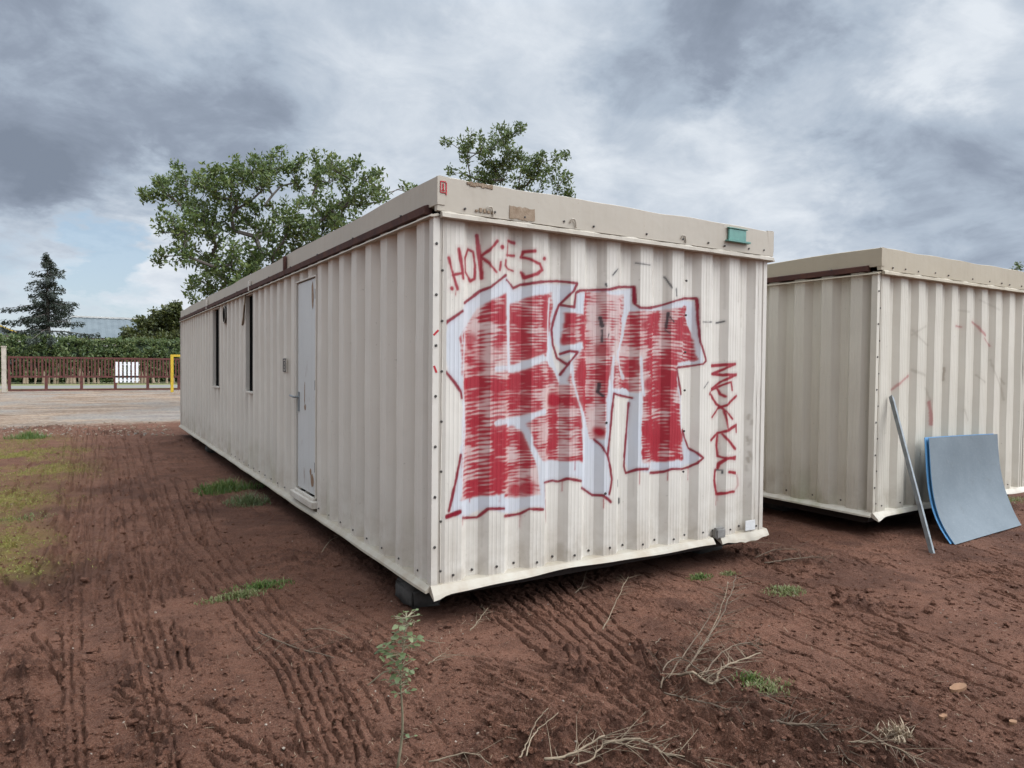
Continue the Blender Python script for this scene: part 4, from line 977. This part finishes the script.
rr_ = MB().add([(a0-1, 0, ze2), (am, 0, zt2), (a1, 0, ze2), (a0-1, 17, ze2), (am, 17, zt2), (a1, 17, ze2)], [(0, 1, 2), (0, 3, 4, 1), (1, 4, 5, 2), (3, 5, 4)]).build('roof', M['roofgrey'], sh2)
MB().prism([(0, 0), (.15, 0), (.15, .12), (0, .12)], (am, -.26, zt2), (a1, -.26, ze2), (0, 1, 0), (0, 0, 1)).build('barge_board', M['yellow'], rr_)

# ------------------------------------------------------------------ foliage
def leaves(name, C, N, rad, size, mat, parent=None, seed=1, asp=.42, up=.25, kite=True, dirs=None):
    """C (m,3) clump centres, N leaves per clump within radius rad"""
    r = np.random.RandomState(seed); C = np.asarray(C, float); m = len(C)
    rad = np.broadcast_to(np.asarray(rad, float), (m,))
    P = np.repeat(C, N, 0); d = r.normal(size=(m*N, 3)); d /= np.linalg.norm(d, axis=1)[:, None]
    P = P+d*(r.rand(m*N, 1)**.5)*np.repeat(rad, N)[:, None]
    a = d*.7+r.normal(size=d.shape)*.7; a[:, 2] += up; a /= np.linalg.norm(a, axis=1)[:, None]
    if dirs is not None: a = np.repeat(np.asarray(dirs, float), N, 0)+r.normal(size=d.shape)*.35; a /= np.linalg.norm(a, axis=1)[:, None]
    b = np.cross(a, r.normal(size=d.shape)); b /= np.linalg.norm(b, axis=1)[:, None]+1e-9
    s = size*(.6+.8*r.rand(m*N, 1))
    n_ = np.cross(a, b)
    V = np.stack([P-a*s*.5, P+b*s*asp*.5+n_*s*.06, P+a*s*.5, P-b*s*asp*.5+n_*s*.06], 1).reshape(-1, 3)
    Fq = np.arange(len(V)).reshape(-1, 4)
    return link(name, mesh_np(name, V, Fq), mat, parent)
def grow(base, fork, tips, r_tip=.012, seed=1):
    """connect every tip to the nearest part of the limbs already grown; pipe-model radii"""
    r = np.random.RandomState(seed)
    nodes = [np.array(base, float)]; par = [-1]
    K = 7
    for i in range(1, K+1):
        p = np.array(base)+(np.array(fork)-np.array(base))*i/K+r.normal(size=3)*.05*(i < K); nodes.append(p); par.append(len(nodes)-2)
    tips = sorted(tips, key=lambda t: np.linalg.norm(t-np.array(fork)))
    for t in tips:
        A = np.array(nodes[K:]); d = np.linalg.norm(A-t, axis=1); df = np.linalg.norm(A-np.array(fork), axis=1); dtf = np.linalg.norm(t-np.array(fork))
        cost = d+.35*df; cost[df > dtf] += 2.0
        j = int(np.argmin(cost))+K; L = d[j-K]; n_ = max(1, int(L/.45)); prev = j; s = nodes[j].copy()
        for i in range(1, n_+1):
            p = s+(t-s)*i/n_+(r.normal(size=3)*.07 if i < n_ else 0); p[2] += .10*math.sin(PI*i/n_)*L*.25
            nodes.append(p); par.append(prev); prev = len(nodes)-1
    w_ = np.zeros(len(nodes)); ch = [0]*len(nodes)
    for i, p in enumerate(par):
        if p >= 0: ch[p] += 1
    for i in range(len(nodes)-1, -1, -1):
        if ch[i] == 0: w_[i] = 1
        if par[i] >= 0: w_[par[i]] += w_[i]
    rad = r_tip*np.sqrt(w_)
    return nodes, par, rad, K
def tree(name, base, fork, clumps, mat, lab, tips_per, leaf_n, leaf_r, leaf_s, seed, group=None, r_tip=.012, asp=.42):
    r = np.random.RandomState(seed); tips = []
    for (c, rd, n_) in [(np.array(c), rd, max(2, int(tips_per*(rd**2)))) for c, rd in clumps]:
        for _ in range(n_):
            d = r.normal(size=3); d /= np.linalg.norm(d); tips.append(c+d*rd*(r.rand()**.4)*np.array([1, 1, .85]))
    nodes, par, rad, K = grow(base, fork, tips, r_tip, seed)
    root = empty(name, base)
    tb = MB(); lb = MB()
    tb.tube([nodes[i]-np.array(base) for i in range(K+1)], [max(rad[i], .02)*(1.25 if i == 0 else 1) for i in range(K+1)], 10)
    for i in range(K+1, len(nodes)):
        p = par[i]; lb.tube([nodes[p]-np.array(base), nodes[i]-np.array(base)], [min(rad[p], rad[i]*1.35), rad[i]], 5 if rad[i] > .03 else 4, False)
    tb.build('trunk', M['bark'], root, smooth=True); lb.build('limbs', M['bark'], root)
    leaves('crown', np.array(tips)-np.array(base), leaf_n, leaf_r, leaf_s, mat, root, seed+1, asp)
    tag(root, lab, 'tree', group); return root
def cl_px(L, D, spread, seed):
    r = np.random.RandomState(seed); out = []
    for (x, y, rp) in L:
        dd = D+r.uniform(-spread, spread); out.append((atD(x, y, dd), rp/FPX*dd))
    return out
D1 = 25.0
T1 = [(160, 194, 17), (185, 187, 24), (215, 180, 26), (250, 175, 26), (285, 172, 25), (320, 172, 24), (345, 166, 16), (369, 173, 12), (381, 188, 8), (360, 195, 24), (178, 225, 22), (210, 222, 28), (250, 218, 28), (295, 215, 28), (330, 215, 24),
      (160, 260, 11), (180, 253, 14), (200, 262, 20), (235, 262, 26), (275, 258, 28), (200, 288, 14), (195, 300, 8), (225, 290, 20), (255, 285, 24), (310, 250, 26), (405, 187, 4), (411, 190, 3), (350, 232, 22), (158, 183, 8), (300, 290, 26), (340, 262, 22), (147, 190, 7), (240, 320, 22), (290, 330, 24)]
b1 = atD(268, 400, D1); b1[2] = 0
tree('broadleaf_tree', tuple(b1), tuple(atD(268, 315, D1)), cl_px(T1, D1, 2.0, 3), M['leaf'], 'wide open crowned broadleaf tree behind the left side of the sprayed cabin', 36, 34, .28, .17, 11, 'broadleaf trees behind the cabins', .013)
D2 = 27.0
T2 = [(448, 144, 5), (462, 148, 10), (478, 143, 11), (500, 138, 12), (521, 130, 7), (512, 136, 9), (490, 158, 17), (515, 158, 16), (468, 160, 6), (538, 162, 11), (556, 158, 6), (568, 158, 6), (553, 174, 12), (568, 181, 9), (500, 178, 18), (530, 178, 16), (455, 173, 6), (465, 174, 7), (482, 180, 14), (520, 200, 20), (480, 205, 18), (560, 200, 14), (497, 128, 5), (470, 138, 6)]
b2 = atD(512, 400, D2); b2[2] = 0
tree('broadleaf_tree', tuple(b2), tuple(atD(512, 245, D2)), cl_px(T2, D2, 1.3, 5), M['leaf2'], 'broadleaf tree top showing above the roof of the sprayed cabin', 42, 32, .25, .16, 21, 'broadleaf trees behind the cabins', .012)
b3 = atD(1050, 400, 34); b3[2] = 0
tree('broadleaf_tree', tuple(b3), tuple(atD(1050, 320, 34)), cl_px([(1020, 266, 6), (1040, 270, 14), (1070, 275, 18), (1050, 290, 18), (1030, 290, 12), (1085, 295, 14)], 34, 1, 6), M['leaf2'], 'small dark tree top at the right edge beyond the yellowed cabin', 22, 34, .3, .17, 31, 'broadleaf trees behind the cabins')
# round olive tree beyond the gate
b4 = atD(165, 372, 64); b4[2] = 0
T4 = [(165, 322, 15), (148, 330, 13), (180, 325, 16), (130, 337, 9), (200, 328, 15), (155, 343, 14), (185, 345, 18), (220, 340, 18), (138, 345, 11), (170, 315, 9), (175, 310, 7)]
tree('bushy_tree', tuple(b4), tuple(atD(170, 352, 64)), cl_px(T4, 64, 1.5, 8), M['round'], 'round bushy olive green tree above the hedge beside the cabin', 16, 80, .6, .30, 41, None, .02, .6)
# conifer
def conifer(px, top, bot, D, seed):
    r = np.random.RandomState(seed); base = atD(px, 380, D); base[2] = 0; ztop = atD(px, top, D)[2]
    root = empty('conifer_tree', tuple(base)); tag(root, 'dark sparse conifer standing behind the hedge at the left', 'tree')
    MB().tube([(0, 0, 0), (.03, 0, ztop*.5), (0, .02, ztop)], [.24, .13, .015], 8).build('trunk', M['bark'], root, smooth=True)
    lb = MB(); C = []; Dr = []
    z = 2.2
    while z < ztop-.05:
        t = (ztop-z)/(ztop-2.2); Lm = 3.9*t**.95*(.45+.8*r.rand())+.15
        for k_ in range(r.randint(3, 6)):
            a = r.rand()*2*PI; L = Lm*(.4+.75*r.rand()); zo = r.normal()*.22; sl_ = r.uniform(-.1, .45); d = np.array([math.cos(a), math.sin(a), 0])
            P = []
            for s_ in np.linspace(0, 1, 7):
                P.append(d*L*s_+np.array([0, 0, z+zo+L*(sl_*s_-.5*s_*s_+.30*s_**4)]))
            lb.tube(P, [.04*(1-s_*.85)*(.4+t) for s_ in np.linspace(0, 1, 7)], 4, False)
            for s_ in np.linspace(.18, 1, max(3, int(L*5.5))):
                q = d*L*s_+np.array([0, 0, z+zo+L*(sl_*s_-.5*s_*s_+.30*s_**4)])
                for _ in range(2):
                    o = np.array([-d[1], d[0], 0])*r.normal()*.22*L*.45*(1.1-s_); C.append(q+o+np.array([0, 0, -.10-.22*r.rand()])); Dr.append(d*.5+o+np.array([0, 0, -.6+.5*r.rand()]))
        z += .33*(.7+.5*r.rand())
    lb.build('branches', M['bark'], root)
    leaves('crown', np.array(C), 11, .21, .20, M['needle'], root, seed+3, .35, 0, dirs=Dr)
conifer(48, 253, 345, 52, 5)
# hedge beyond the road: lumpy leaf mass on a solid dark green core
def hedge(x0, x1, y, h, lab, seed):
    r = np.random.RandomState(seed); root = empty('hedge', ((x0+x1)/2, y, 0)); tag(root, lab, 'hedge'); cx_ = (x0+x1)/2
    n = int((x1-x0)/.35); core = MB(); V = []; Fq = []
    def top(x): return h*(.90+.16*float(fbm(np.array(x*.35), np.array(.5), 3, seed)))
    K = 8
    for i in range(n+1):
        x = x0+(x1-x0)*i/n; hh = top(x)-.22
        for k_ in range(K):
            a = PI*k_/(K-1); V.append((x-cx_, -.95*math.cos(a)*(.85+.2*r.rand()), .35+(hh-.35)*math.sin(a)**.6*(.93+.1*r.rand()) if 0 < k_ < K-1 else .1))
    for i in range(n):
        for k_ in range(K-1): a = i*K+k_; Fq.append((a, a+1, a+K+1, a+K))
    core.add(V, Fq).build('core', M['hedgecore'], root)
    C = []
    for i in range(int((x1-x0)*52)):
        x = r.uniform(x0, x1); t = top(x); a = r.uniform(.02, 1.0)
        z = .2+a*(t-.25)+r.normal()*.05; yy = -1.05*(1-max(0, (a-.6)/.4)**2*.8)+r.normal()*.12
        C.append((x-cx_, yy, z))
    for i in range(int((x1-x0)*14)):
        x = r.uniform(x0, x1); C.append((x-cx_, r.uniform(-.8, .9), top(x)-.05+r.normal()*.09))
    leaves('foliage', np.array(C), 20, .26, .22, M['hedge'], root, seed+2, .5)
    st = MB()
    for i in range(int((x1-x0)*2.6)):
        x = r.uniform(x0, x1)-cx_; st.tube([(x, -1.25-r.rand()*.3, 0), (x+r.normal()*.04, -1.2, .5+r.rand()*.3), (x+r.normal()*.08, -1.1, .9+r.rand()*.9)], [.05+.09*r.rand(), .06+.05*r.rand(), .03], 6)
    st.build('bare_stems', M['twigpale'], root)
    return root
hy = 57.0
hedge(-26, 34, hy, 1.0*(onY(60, 339, hy)[2])+.05, 'long dense green hedge across the road behind the red gate', 61)

# ------------------------------------------------------------------ plants, twigs and litter
def tuft(px, py, rx, ry, n, h, mat, lab, seed, grp='grass tufts on the bare earth'):
    n = int(n*1.7); r = np.random.RandomState(seed); c = onZ(px, py); base = np.array([c[0], c[1], hz(c[0], c[1])])
    a = r.rand(n)*2*PI; q = r.rand(n)**.75; wob = .65+.7*np.array([float(vnoise(np.array(math.cos(t)*2+seed), np.array(math.sin(t)*2), 6)) for t in a]); x = np.cos(a)*q*rx*wob; y = np.sin(a)*q*ry*wob
    z = np.array([hz(c[0]+x[i], c[1]+y[i]) for i in range(n)])-base[2]-.004
    hh = h*(.15+.95*r.rand(n)**1.3)*(1.15-.8*q); la = r.rand(n)*2*PI; ln = hh*(.3+.9*r.rand(n)); w_ = .002+.0028*r.rand(n)
    wx, wy = -np.sin(la)*w_, np.cos(la)*w_
    mx, my = x+np.cos(la)*ln*.35, y+np.sin(la)*ln*.35; ex, ey = x+np.cos(la)*ln, y+np.sin(la)*ln
    V = np.stack([np.stack([x-wx, y-wy, z], -1), np.stack([x+wx, y+wy, z], -1), np.stack([mx+wx*.8, my+wy*.8, z+hh*.65], -1), np.stack([ex, ey, z+hh], -1), np.stack([mx-wx*.8, my-wy*.8, z+hh*.65], -1)], 1).reshape(-1, 3)
    i0 = np.arange(n)[:, None]*5
    Fq = np.concatenate([i0+np.array([[0, 1, 2, 4]])], 0); me_ = bpy.data.meshes.new('grass_tuft')
    fs = [tuple(f_) for f_ in Fq]+[(k_*5+4, k_*5+2, k_*5+3) for k_ in range(n)]
    me_.from_pydata(V.tolist(), [], fs); o = link('grass_tuft', me_, mat, None, tuple(base)); tag(o, lab, 'grass tuft', grp); return o
tuft(226, 490, .38, .30, 900, .15, M['grass'], 'bright green grass tuft by the long side of the sprayed cabin', 1)
tuft(250, 503, .26, .26, 420, .15, M['weed'], 'grey green weedy tuft just in front of the bright one by the cabin side', 2)
tuft(262, 588, .22, .12, 420, .06, M['grass'], 'green end of the grass streak in the open earth left of the near corner', 3)
tuft(236, 598, .24, .10, 480, .05, M['palegrass'], 'pale end of the grass streak in the open earth left of the near corner', 4)
tuft(30, 438, .35, .5, 600, .20, M['grass'], 'green tuft at the far left by the edge of the gravel', 5)
tuft(786, 592, .19, .12, 420, .045, M['palegrass'], 'larger pale green tuft in front of the gap between the cabins', 6)
tuft(700, 577, .12, .08, 200, .04, M['grass'], 'small green tuft below the right end of the sprayed wall', 7)
tuft(728, 574, .10, .07, 130, .035, M['palegrass'], 'small yellowish tuft right beside the green one below the sprayed wall', 8)
tuft(768, 690, .16, .10, 220, .045, M['palegrass'], 'green weed patch at the right of the brushwood heap', 9)
tuft(750, 683, .10, .08, 140, .05, M['grass'], 'few green blades at the back of the brushwood heap', 10)
tuft(898, 738, .10, .08, 120, .07, M['straw'], 'dry straw coloured tuft in the lower right', 12)
tuft(1012, 500, .3, .2, 260, .05, M['palegrass'], 'thin grass at the foot of the yellowed cabin by the right edge', 13)
tuft(25, 520, .3, .25, 250, .04, M['palegrass'], 'pale tuft between the moss patches at the left edge', 14)
# moss blades (stuff)
r = np.random.RandomState(5); C = []
tries = r.rand(60000, 2)*np.array([4.5, 14.0])+np.array([-5.2, -1.0])
for x, y in tries:
    i = min(np.searchsorted(gx, x), nxg-1); j = min(np.searchsorted(gy, y), nyg-1)
    if r.rand() < moss[j, i]**1.3*.95: C.append((x, y, H[j, i]+.008))
ms = leaves('moss', np.array(C), 4, .03, .02, M['mossblade'], None, 4, .35, .8); tag(ms, 'low yellow green moss and sprouts on the earth at the left', 'moss', None, 'stuff')

def limb(mb, p, d, L, r0, rnd, depth=0, droop=-.05, wob=.25, maxd=2, side=.9):
    n = max(4, int(L/.05)); P = [Vector(p)]; d = Vector(d).normalized()
    for i in range(n):
        d = (d+Vector((rnd.gauss(0, wob), rnd.gauss(0, wob), rnd.gauss(0, wob*.5)+droop))*.5).normalized()
        q = P[-1]+d*(L/n); zz = hz(q.x, q.y)+.004
        if q.z < zz: q.z = zz; d.z = abs(d.z)*.3
        P.append(q)
        if depth < maxd and i > 1 and rnd.random() < side*.35:
            a = rnd.choice((-1, 1))*rnd.uniform(.5, 1.1); dd = Vector((d.x*math.cos(a)-d.y*math.sin(a), d.x*math.sin(a)+d.y*math.cos(a), d.z+rnd.uniform(-.1, .5)))
            limb(mb, q, dd, L*rnd.uniform(.25, .55), r0*(1-i/n*.7)*.6, rnd, depth+1, droop, wob, maxd, side)
    mb.tube(P, [r0*(1-.75*i/n) for i in range(n+1)], 5)
def g3(px, py, dz=0.0): p = onZ(px, py); return Vector((p[0], p[1], hz(p[0], p[1])+dz))
def branch(name, pts_, r0, lab, seed, mat='twig', twigs=.9, lift=.02, cat='dead branch', grp='dead branches lying on the earth', maxd=1, tl_=1.0, upk=1.0):
    """branch through ground points (px) with side twigs"""
    rnd = random.Random(seed); mb = MB(); P = []; r0 *= .55
    Q = [g3(x, y, lift if len(a_) == 0 else a_[0]) for x, y, *a_ in pts_]
    for a, b in zip(Q, Q[1:]):
        pass
    E_ = [Q[0]*2-Q[1]]+Q+[Q[-1]*2-Q[-2]]
    for i in range(1, len(E_)-2):
        for t in (0, .2, .4, .6, .8):
            p0, p1, p2, p3 = E_[i-1:i+3]
            P.append(.5*((2*p1)+(p2-p0)*t+(2*p0-5*p1+4*p2-p3)*t*t+(3*p1-p0-3*p2+p3)*t**3)+Vector((rnd.gauss(0, .0025), rnd.gauss(0, .0025), rnd.gauss(0, .0015))))
    P.append(Q[-1]); o = P[0].copy(); n = len(P)
    mb.tube([p-o for p in P], [r0*(1-.6*i/n) for i in range(n)], 7)
    sub = MB()
    for i in range(1, n-1):
        for _ in range(2 if rnd.random() < twigs*.6 else (1 if rnd.random() < twigs*.5 else 0)):
            d = (P[i+1]-P[i]).normalized(); a = rnd.choice((-1, 1))*rnd.uniform(.4, 1.2)
            limb(sub, P[i], (d.x*math.cos(a)-d.y*math.sin(a), d.x*math.sin(a)+d.y*math.cos(a), rnd.uniform(-.1, .5)*upk), rnd.uniform(.05, .22)*tl_, r0*.33, rnd, 1, -.06, .16, maxd+1, .9)
    sub.v = [tuple(Vector(p)-o) for p in sub.v]
    mb.v += []; n0 = len(mb.v); mb.v += sub.v; mb.f += [tuple(i+n0 for i in f_) for f_ in sub.f]
    ob = mb.build(name, M[mat], None, smooth=True, loc=tuple(o)); tag(ob, lab, cat, grp); return ob
branch('dead_branch', [(678, 686), (692, 698, .05), (712, 697, .05), (722, 690, .06), (738, 678, .08), (760, 668, .05)], .014, 'thick curved pale branch at the front of the brushwood heap', 1, 'twigpale', .6, maxd=2)
branch('dead_branch', [(684, 682, .02), (700, 668, .08), (718, 652, .16), (730, 640, .26), (735, 628, .32)], .010, 'twiggy branch rising from the brushwood heap to its highest tip', 2, 'twig', 1.0, maxd=2)
branch('dead_branch', [(722, 694, .05), (740, 700), (760, 706), (785, 712)], .009, 'branch running right from the brushwood heap', 3, 'twig', .6)
branch('dead_branch', [(661, 694), (665, 682, .06), (680, 676, .10), (700, 690, .05), (712, 694)], .008, 'thin looped branch on the left of the brushwood heap', 4, 'twig', .8)
branch('dead_branch', [(668, 690, .02), (690, 664, .09), (708, 648, .15), (717, 638, .2)], .007, 'thin upright twig at the left back of the brushwood heap', 31, 'twig', 1.3, maxd=2)
branch('dead_branch', [(698, 692, .02), (722, 668, .08), (745, 658, .07), (762, 655, .05)], .008, 'twig leaning right at the back of the brushwood heap', 32, 'twig', 1.3, maxd=2)
branch('dead_branch', [(688, 676, .03), (708, 656, .11), (724, 634, .2), (727, 624, .26)], .007, 'fine twig crossing the tallest one in the brushwood heap', 33, 'twigpale', 1.3, maxd=2)
branch('dead_branch', [(664, 700, .01), (690, 705, .03), (715, 712, .02), (740, 718, .01)], .008, 'low dark stick at the foot of the brushwood heap', 34, 'twig', 1.3, maxd=2)
branch('dead_branch', [(770, 733, .03), (790, 738, .04), (812, 743, .04), (835, 752), (850, 766)], .013, 'knobbly dead branch in the lower right with upright twigs', 5, 'twig', 1.0, maxd=2, upk=2.2)
branch('dead_branch', [(838, 742), (870, 748), (895, 758), (925, 772)], .008, 'thin pale stick trailing right in the lower right corner', 6, 'twigpale', .4)
branch('dead_branch', [(860, 736), (885, 748), (905, 762), (915, 772)], .010, 'dark stick lying across the lower right corner', 7, 'twig', .3)
branch('dead_branch', [(545, 775), (575, 764, .03), (600, 757, .04), (606, 752, .06)], .011, 'pale branch entering at the bottom edge left of the forked one', 8, 'twigpale', .4)
branch('dead_branch', [(604, 755, .04), (640, 754, .04), (668, 762, .03), (710, 766, .02)], .012, 'pale forked branch along the bottom edge', 9, 'twigpale', .7, maxd=2)
branch('dead_branch', [(560, 778), (590, 768, .03), (607, 758, .05), (640, 762, .03), (690, 768)], .008, 'lower pale branch crossing the forked one at the bottom edge', 10, 'twigpale', .5)
branch('curved_stalk', [(520, 772), (526, 756, .06), (536, 746, .10), (548, 741, .12)], .006, 'left bent straw stalk at the bottom edge', 11, 'twigpale', .0, cat='stalk', grp='bent stalks at the bottom edge')
branch('curved_stalk', [(527, 773), (531, 758, .05), (541, 750, .08), (558, 743, .09)], .006, 'right bent straw stalk at the bottom edge', 12, 'twigpale', .0, cat='stalk', grp='bent stalks at the bottom edge')
branch('dry_weed', [(603, 634), (613, 620, .06), (622, 610, .14), (628, 602, .17)], .006, 'pale dry weed leaning right on the tyre ruts below the sprayed wall', 13, 'twigpale', 1.0, tl_=.5, cat='dry weed', grp='dry weeds')
branch('dry_weed', [(470, 635), (478, 627, .03), (488, 620, .07)], .006, 'small dry weed below the near end of the sprayed wall', 14, 'twigpale', 1.0, tl_=.5, cat='dry weed', grp='dry weeds')
branch('dry_weed', [(575, 597), (582, 588, .03), (588, 576, .08)], .006, 'grey dry weed in the shadow under the sprayed wall', 15, 'twig', 1.0, tl_=.5, cat='dry weed', grp='dry weeds')
branch('dead_branch', [(718, 549), (745, 548, .03), (780, 548, .04)], .004, 'long thin straight straw near the right foot of the sprayed wall', 16, 'twigpale', .1)
branch('dead_branch', [(765, 565), (790, 562, .03), (815, 561, .04), (832, 566)], .010, 'dark brushwood at the gap between the cabins', 17, 'twig', 1.0, maxd=2)
branch('dead_branch', [(755, 560), (775, 557, .03), (800, 556, .03)], .007, 'thin brushwood behind the dark one at the gap between the cabins', 18, 'twig', 1.0, maxd=2)
branch('dead_branch', [(322, 553), (330, 545, .03), (340, 540, .05)], .007, 'short stick at the shadow edge by the long side of the cabin', 19, 'twigpale', .3)
branch('dead_branch', [(258, 634), (290, 645, .02), (334, 662, .02)], .009, 'crumbling stick on the earth left of the sapling', 20, 'twig', .6)
branch('dead_branch', [(428, 672), (438, 664, .02), (446, 661, .03)], .005, 'short pale twig beside the sapling', 21, 'twigpale', .5)
branch('dead_branch', [(425, 645), (440, 648, .02), (445, 649, .02)], .004, 'tiny twig above the short pale one beside the sapling', 22, 'twigpale', .5)
branch('dead_branch', [(300, 625), (330, 632, .02), (352, 642, .02)], .004, 'hair thin twig above the crumbling stick', 23, 'twigpale', .6)
branch('dead_branch', [(660, 640, .0), (655, 650, .01), (640, 660, .01)], .006, 'short dark stick near the clods below the sprayed wall', 24, 'twig', .5)
branch('dead_branch', [(430, 768), (470, 765, .01), (492, 768)], .006, 'low twig at the bottom edge right of the sapling', 25, 'twigpale', .5)

# sapling in the foreground
def sapling():
    b = g3(398, 775); top = atD(405, 618, np.dot(np.array(b)-CAMP, Fv)); root = empty('sapling', tuple(b))
    tag(root, 'spindly grey green sapling standing in the foreground left of centre', 'sapling')
    rnd = random.Random(4); hgt = top[2]-b.z; dx = np.array(top)-np.array(b)
    P = [Vector(dx*t)+Vector((.012*math.sin(t*7), .01*math.cos(t*5), 0)) for t in np.linspace(0, 1, 14)]
    MB().tube(P, [.0058*(1-.75*t) for t in np.linspace(0, 1, 14)], 7).build('stem', M['stem'], root, smooth=True)
    tw = MB(); V = []; Fq = []
    def leaf(p, d, L):
        d = Vector(d).normalized(); s_ = d.cross(Vector((rnd.gauss(0, .3), rnd.gauss(0, .3), 1))).normalized(); u = s_.cross(d)
        prof_ = [(0, .0), (.25, .36), (.5, .42), (.62, .28), (.8, .26), (1, 0)]; n0 = len(V)
        for t, w_ in prof_:
            c = p+d*L*t+u*(-.25*L*t*t)
            for s2 in (-1, 0, 1): V.append(tuple(c+s_*w_*L*.9*s2+u*abs(s2)*.10*L*w_))
        for i in range(len(prof_)-1):
            for k_ in (0, 1): a = n0+i*3+k_; Fq.append((a, a+1, a+4, a+3))
    for t in [.20, .24, .52, .56, .58, .62, .64, .66, .69, .72, .74, .77, .79, .82, .84, .86, .88, .91, .93, .95, .97, .99, 1.0, 1.0]:
        p = P[min(13, int(t*13))].lerp(P[min(13, int(t*13)+1)], t*13 % 1)
        for _ in range(2 if t < .5 else 5):
            a = rnd.uniform(0, 2*PI); q = p+Vector((math.cos(a), math.sin(a), .3))*rnd.uniform(.012, .055); tw.tube([p, q], [.002, .0012], 4, False)
            leaf(q, (math.cos(a), math.sin(a), rnd.uniform(-.5, .5)), rnd.uniform(.014, .034)*(.8 if t < .6 else 1))
    # side shoot on the left
    sp = [P[9], P[9]+Vector(Rv*-.035)+Vector((0, 0, .03)), P[9]+Vector(Rv*-.075)+Vector((0, 0, .06))]
    tw.tube(sp, [.004, .003, .002], 5)
    for _ in range(12): leaf(sp[2]+Vector((rnd.gauss(0, .012), rnd.gauss(0, .012), rnd.gauss(0, .01))), (rnd.gauss(0, 1), rnd.gauss(0, 1), rnd.gauss(0, .5)), rnd.uniform(.025, .04))
    tw.tube([P[9]+Vector((0, 0, -.004)), sp[1]+Vector(Rv*-.03)+Vector((0, 0, -.05)), sp[2]+Vector(Rv*-.05)+Vector((0, 0, -.13))], [.003, .003, .002], 5)
    tw.build('twigs', M['stem'], root); MB().add(V, Fq).build('leaves', M['weed'], root, smooth=True)
sapling()

# wood chips / tan scraps
def scrap(px, py, w_, d_, lab, seed):
    rnd = random.Random(seed); b = g3(px, py, .006); n_ = 14
    top = [(w_*math.cos(2*PI*i/n_)*rnd.uniform(.82, 1), d_*math.sin(2*PI*i/n_)*rnd.uniform(.75, 1), .004+rnd.uniform(0, .004)) for i in range(n_)]
    bot = [(x, y, -.012) for x, y, z in top]
    o = MB().add(top+bot, [tuple(range(n_))]+[(i, (i+1) % n_, n_+(i+1) % n_, n_+i) for i in range(n_)]).build('wood_chip', M['chip'], None, loc=tuple(b)); tag(o, lab, 'wood chip', 'tan scraps on the earth')
scrap(958, 692, .07, .028, 'orange tan wood chip on the open earth at the lower right', 1); scrap(943, 720, .025, .014, 'dull brown scrap below the orange tan chip', 2); scrap(1013, 727, .025, .015, 'small tan scrap at the right edge', 3)


# loose crumbs, pebbles and straw (stuff)
def crumbs(name, n, smin, smax, mat, lab, seed, xr=(-20, 1044), yr=(440, 790), aspect=(1, 1, .7), mask=None):
    r = np.random.RandomState(seed)
    ico = bmesh.new(); bmesh.ops.create_icosphere(ico, subdivisions=1, radius=1); ico.verts.ensure_lookup_table()
    base = np.array([v_.co[:] for v_ in ico.verts]); tri = np.array([[v_.index for v_ in f_.verts] for f_ in ico.faces]); ico.free()
    Vs = []; Fs = []; k_ = 0
    for _ in range(n):
        px, py = r.uniform(*xr), yr[0]+(yr[1]-yr[0])*r.rand()**.9
        p = onZ(px, py)
        if -.05 < p[0] < 3.05 and p[1] > .0 or (4.4 < p[0] < 7.5 and p[1] > -.1): continue
        s = smin+(smax-smin)*r.rand()**3; 
        a = r.rand()*2*PI; q = base*(1+r.normal(size=(len(base), 1))*.22)*np.array(aspect)*s*np.array([1, .6+.5*r.rand(), 1])
        q = np.stack([q[:, 0]*math.cos(a)-q[:, 1]*math.sin(a), q[:, 0]*math.sin(a)+q[:, 1]*math.cos(a), q[:, 2]], -1)
        Vs.append(q+np.array([p[0], p[1], hz(p[0], p[1])+s*.2])); Fs.append(tri+k_); k_ += len(base)
    o = link(name, mesh_np(name, np.concatenate(Vs), np.concatenate(Fs)), mat); tag(o, lab, name.replace('_', ' '), None, 'stuff')
crumbs('soil_crumbs', 14000, .003, .016, M['soil'], 'loose crumbs of red brown soil all over the bare earth', 1)
crumbs('soil_clods', 900, .010, .034, M['soil'], 'larger clods of soil along the ruts', 5)
crumbs('gravel_rubble', 1500, .010, .04, M['gravel'], 'stones and rubble along the front edge of the gravel yard', 6, (-60, 188), (411, 436))
crumbs('pebbles', 700, .002, .008, simple('pale_pebble', (.30, .235, .18), .9, 0, .4, 20, .2), 'small pale pebbles and chips scattered on the earth', 2)
r = np.random.RandomState(9); C = []
for _ in range(1300):
    px, py = r.uniform(-20, 1044), 480+290*r.rand()
    p = onZ(px, py)
    if fbm(np.array(p[0]*1.1), np.array(p[1]*1.1), 2, 91) < .47: continue
    C.append((p[0], p[1], hz(p[0], p[1])+.006))
V = []
for c in C:
    a = r.rand()*2*PI; L = .005+.022*r.rand()**3; w_ = .0009; d = np.array([math.cos(a)*L, math.sin(a)*L, r.normal()*.006]); s_ = np.array([-math.sin(a)*w_, math.cos(a)*w_, 0]); c = np.array(c)
    V += [c-d-s_, c-d+s_, c+d+s_, c+d-s_]
o = link('straw_litter', mesh_np('straw_litter', np.array(V), np.arange(len(V)).reshape(-1, 4)), M['straw']); tag(o, 'bits of straw and twig scattered on the earth', 'straw litter', None, 'stuff')
